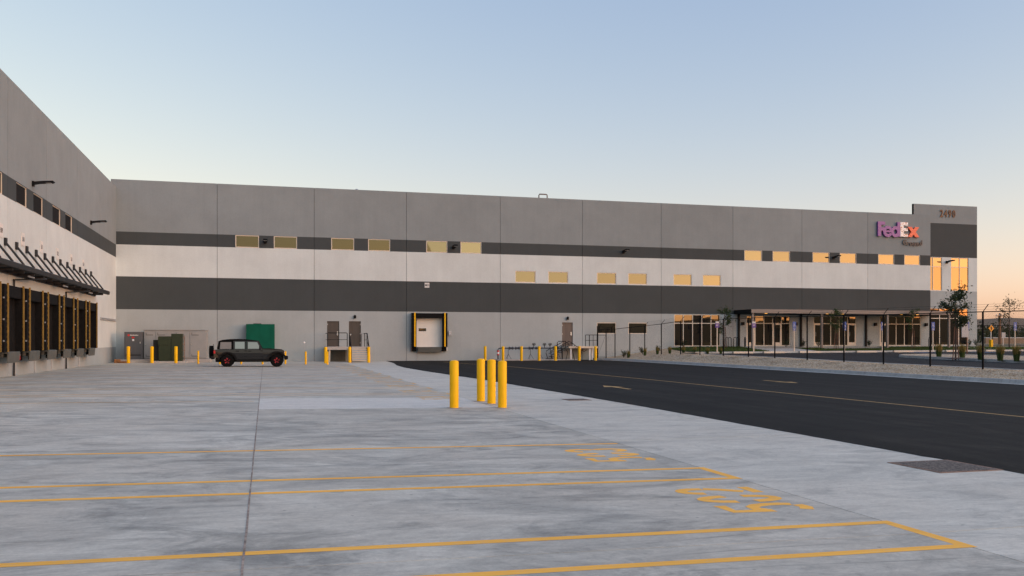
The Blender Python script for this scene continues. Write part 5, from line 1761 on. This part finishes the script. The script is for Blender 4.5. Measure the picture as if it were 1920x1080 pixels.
# door-side lamps on the office wall
for x, lb in ((42.35, 'small black lamp left of the first glass doors'), (47.9, 'small black lamp right of the first glazed entrance'), (56.6, 'small black lamp left of the last storefront'), (62.4, 'small black lamp right of the last storefront')):
    t = thing('sconce', lb, 'wall light', (x, YF, 3.2), 'small black lamps on the office wall')
    MB().bbox(x - .13, YF - .20, 3.08, x + .13, YF - .002, 3.38, .02).build('case', 'black_metal', t)
    MB().box(x - .10, YF - .18, 3.06, x + .10, YF - .03, 3.078).build('lens', 'galv', t)

# ------------------------------------------------------------------ beyond the site
def zfar(x, y): return .86
mb = MB(); grid_sheet([69, 110, 200, 500, 900], [73.0, 90, 140, 300, 900], zfar, mb)
tag(mb.build('field', 'dry_field', flipfix=False), kind='structure')
mb = MB(); mb.quad((69, 112, .875), (900, 132, .875), (900, 144, .875), (69, 124, .875)); tag(mb.build('street', 'asphalt_lot', flipfix=False), kind='structure')
mb = MB(); mb.quad((69, 80, .872), (140, 80, .872), (140, 92, .872), (69, 92, .872)); tag(mb.build('verge', 'lawn', flipfix=False), kind='structure')
# second fence beyond
t = thing('far_fence', 'black fence beyond the building on the right', 'fence', (92, 96, .86))
prev = None
for i in range(12):
    x = 69 + i * 5.6; y = 96
    mb = MB(); mb.tube([(x, y, .8), (x, y, 3.62)], .05, 6); p_ = mb.build('post', 'black_fence', t)
    mb = MB(); mb.tube([(x, y, 3.6), (x + .3, y, 3.95)], .02, 5); mb.build('barb_arm', 'black_fence', p_)
    if prev is not None:
        mb = MB(); mb.tube([(prev, y, 3.6), (x, y, 3.6)], .035, 5); mb.build('top_rail', 'black_fence', t)
    prev = x
t = thing('warning_sign', 'amber diamond warning sign on a grey post with a yellow foot', 'sign', (85.5, 90, .86))
MB().bbox(85.46, 90, .8, 85.56, 90.08, 3.6, .006).build('post', 'galv', t)
mb = MB(); mb.prism([(85.51, 2.72), (85.93, 3.14), (85.51, 3.56), (85.09, 3.14)], 89.96, 89.995); mb.build('panel', 'sign_amber', t)
mb = MB(); mb.box(85.46, 89.945, 2.92, 85.56, 89.958, 3.2); mb.prism([(85.36, 3.18), (85.66, 3.18), (85.51, 3.40)], 89.945, 89.958); mb.build('arrow', 'ink', t)
MB().bbox(85.36, 89.85, .8, 85.66, 90.2, 1.75, .02).build('foot', 'yellow_bollard', t)
t = thing('speed_sign', 'small grey sign on a post far behind the fence', 'sign', (97, 100, .86))
MB().bbox(97.0, 100, .8, 97.1, 100.08, 2.5, .006).build('post', 'galv', t); MB().bbox(96.75, 99.95, 2.05, 97.35, 99.99, 2.75, .006).build('panel', 'sign_back', t)
t = thing('utility_pole', 'brown wooden utility pole with a cross-arm far right', 'utility pole', (135, 140, .86))
mb = MB(); mb.tube([(135, 140, .5), (135, 140, 6.8)], [.30, .17], 8); mb.build('pole', 'pole_wood', t)
MB().bbox(133.9, 139.75, 6.2, 136.1, 139.9, 6.35, .01).build('crossarm', 'pole_wood', t)
for x in (134.1, 134.8, 135.3, 135.95):
    mb = MB(); mb.lathe([(.05, 6.351), (.07, 6.5), (.03, 6.6)], (x, 139.82, 0), 8); mb.build('insulator', 'far_white', t)
for x0, x1, mat, lb in ((140, 157, 'far_white', 'low white wall far behind the amber sign'), (160, 186, 'far_brown', 'low brown wall far behind the utility pole'), (188, 230, 'far_white', 'low white wall at the right edge of the distance')):
    t = thing('low_wall', lb, 'wall', ((x0 + x1) / 2, 170, .86))
    MB().bbox(x0, 170, .5, x1, 170.6, 2.15, .03).build('face', mat, t); MB().bbox(x0 - .05, 169.95, 2.151, x1 + .05, 170.65, 2.28, .02).build('coping', 'far_white', t)
# wood on the far slope
lf = MB()
for i in range(9000):
    x = random.uniform(170, 330); y = random.uniform(205, 260) + (x - 170) * .05
    top = 4.4 + 1.6 * math.sin(x * .21) * math.sin(x * .083 + 1) + .9 * math.sin(x * .9)
    z = .8 + random.random() ** .8 * top
    leaf_quad(lf, (x, y, z), random.uniform(.7, 1.8))
tag(lf.build('far_wood', 'leaf_far', flipfix=False), 'dark band of distant trees below the brown hill', 'trees', kind='stuff')
# hills all round the horizon
mb = MB(); N = 720
def hz_(a, r_):
    e = .75 + .30 * math.sin(a * 3 + 1) + .18 * math.sin(a * 7 + 2) + .10 * math.sin(a * 17) + .04 * math.sin(a * 53)
    d = math.degrees(a)
    if 85 < d < 200: e = interp(d, [(85, 1.2), (100, 1.6), (135, 1.75), (150, 1.75), (156, 1.66), (158.5, 1.5), (161, .95), (164, .70), (170, .85), (178, .6), (200, .8)]) + .05 * math.sin(d * 2.1) + .03 * math.sin(d * 5.3)
    if math.radians(25) < a < math.radians(80): e = 1.24 + .02 * math.sin(a * 60) + .015 * math.sin(a * 140)
    return e
vs3 = []
for i in range(N):
    a = 2 * math.pi * i / N
    for r_, f in ((800, 0), (900, .45), (1050, .9), (1200, 1.0), (1500, .9)):
        h = math.tan(math.radians(hz_(a, r_))) * 1200 * f
        vs3.append((r_ * math.sin(a), r_ * math.cos(a), h + .5 * math.sin(a * 90 + r_) * f))
mb.add(vs3, [(i * 5 + k, ((i + 1) % N) * 5 + k, ((i + 1) % N) * 5 + k + 1, i * 5 + k + 1) for i in range(N) for k in range(4)])
tag(mb.build('hills', 'hill_dry', smooth=True, flipfix=False), kind='structure')
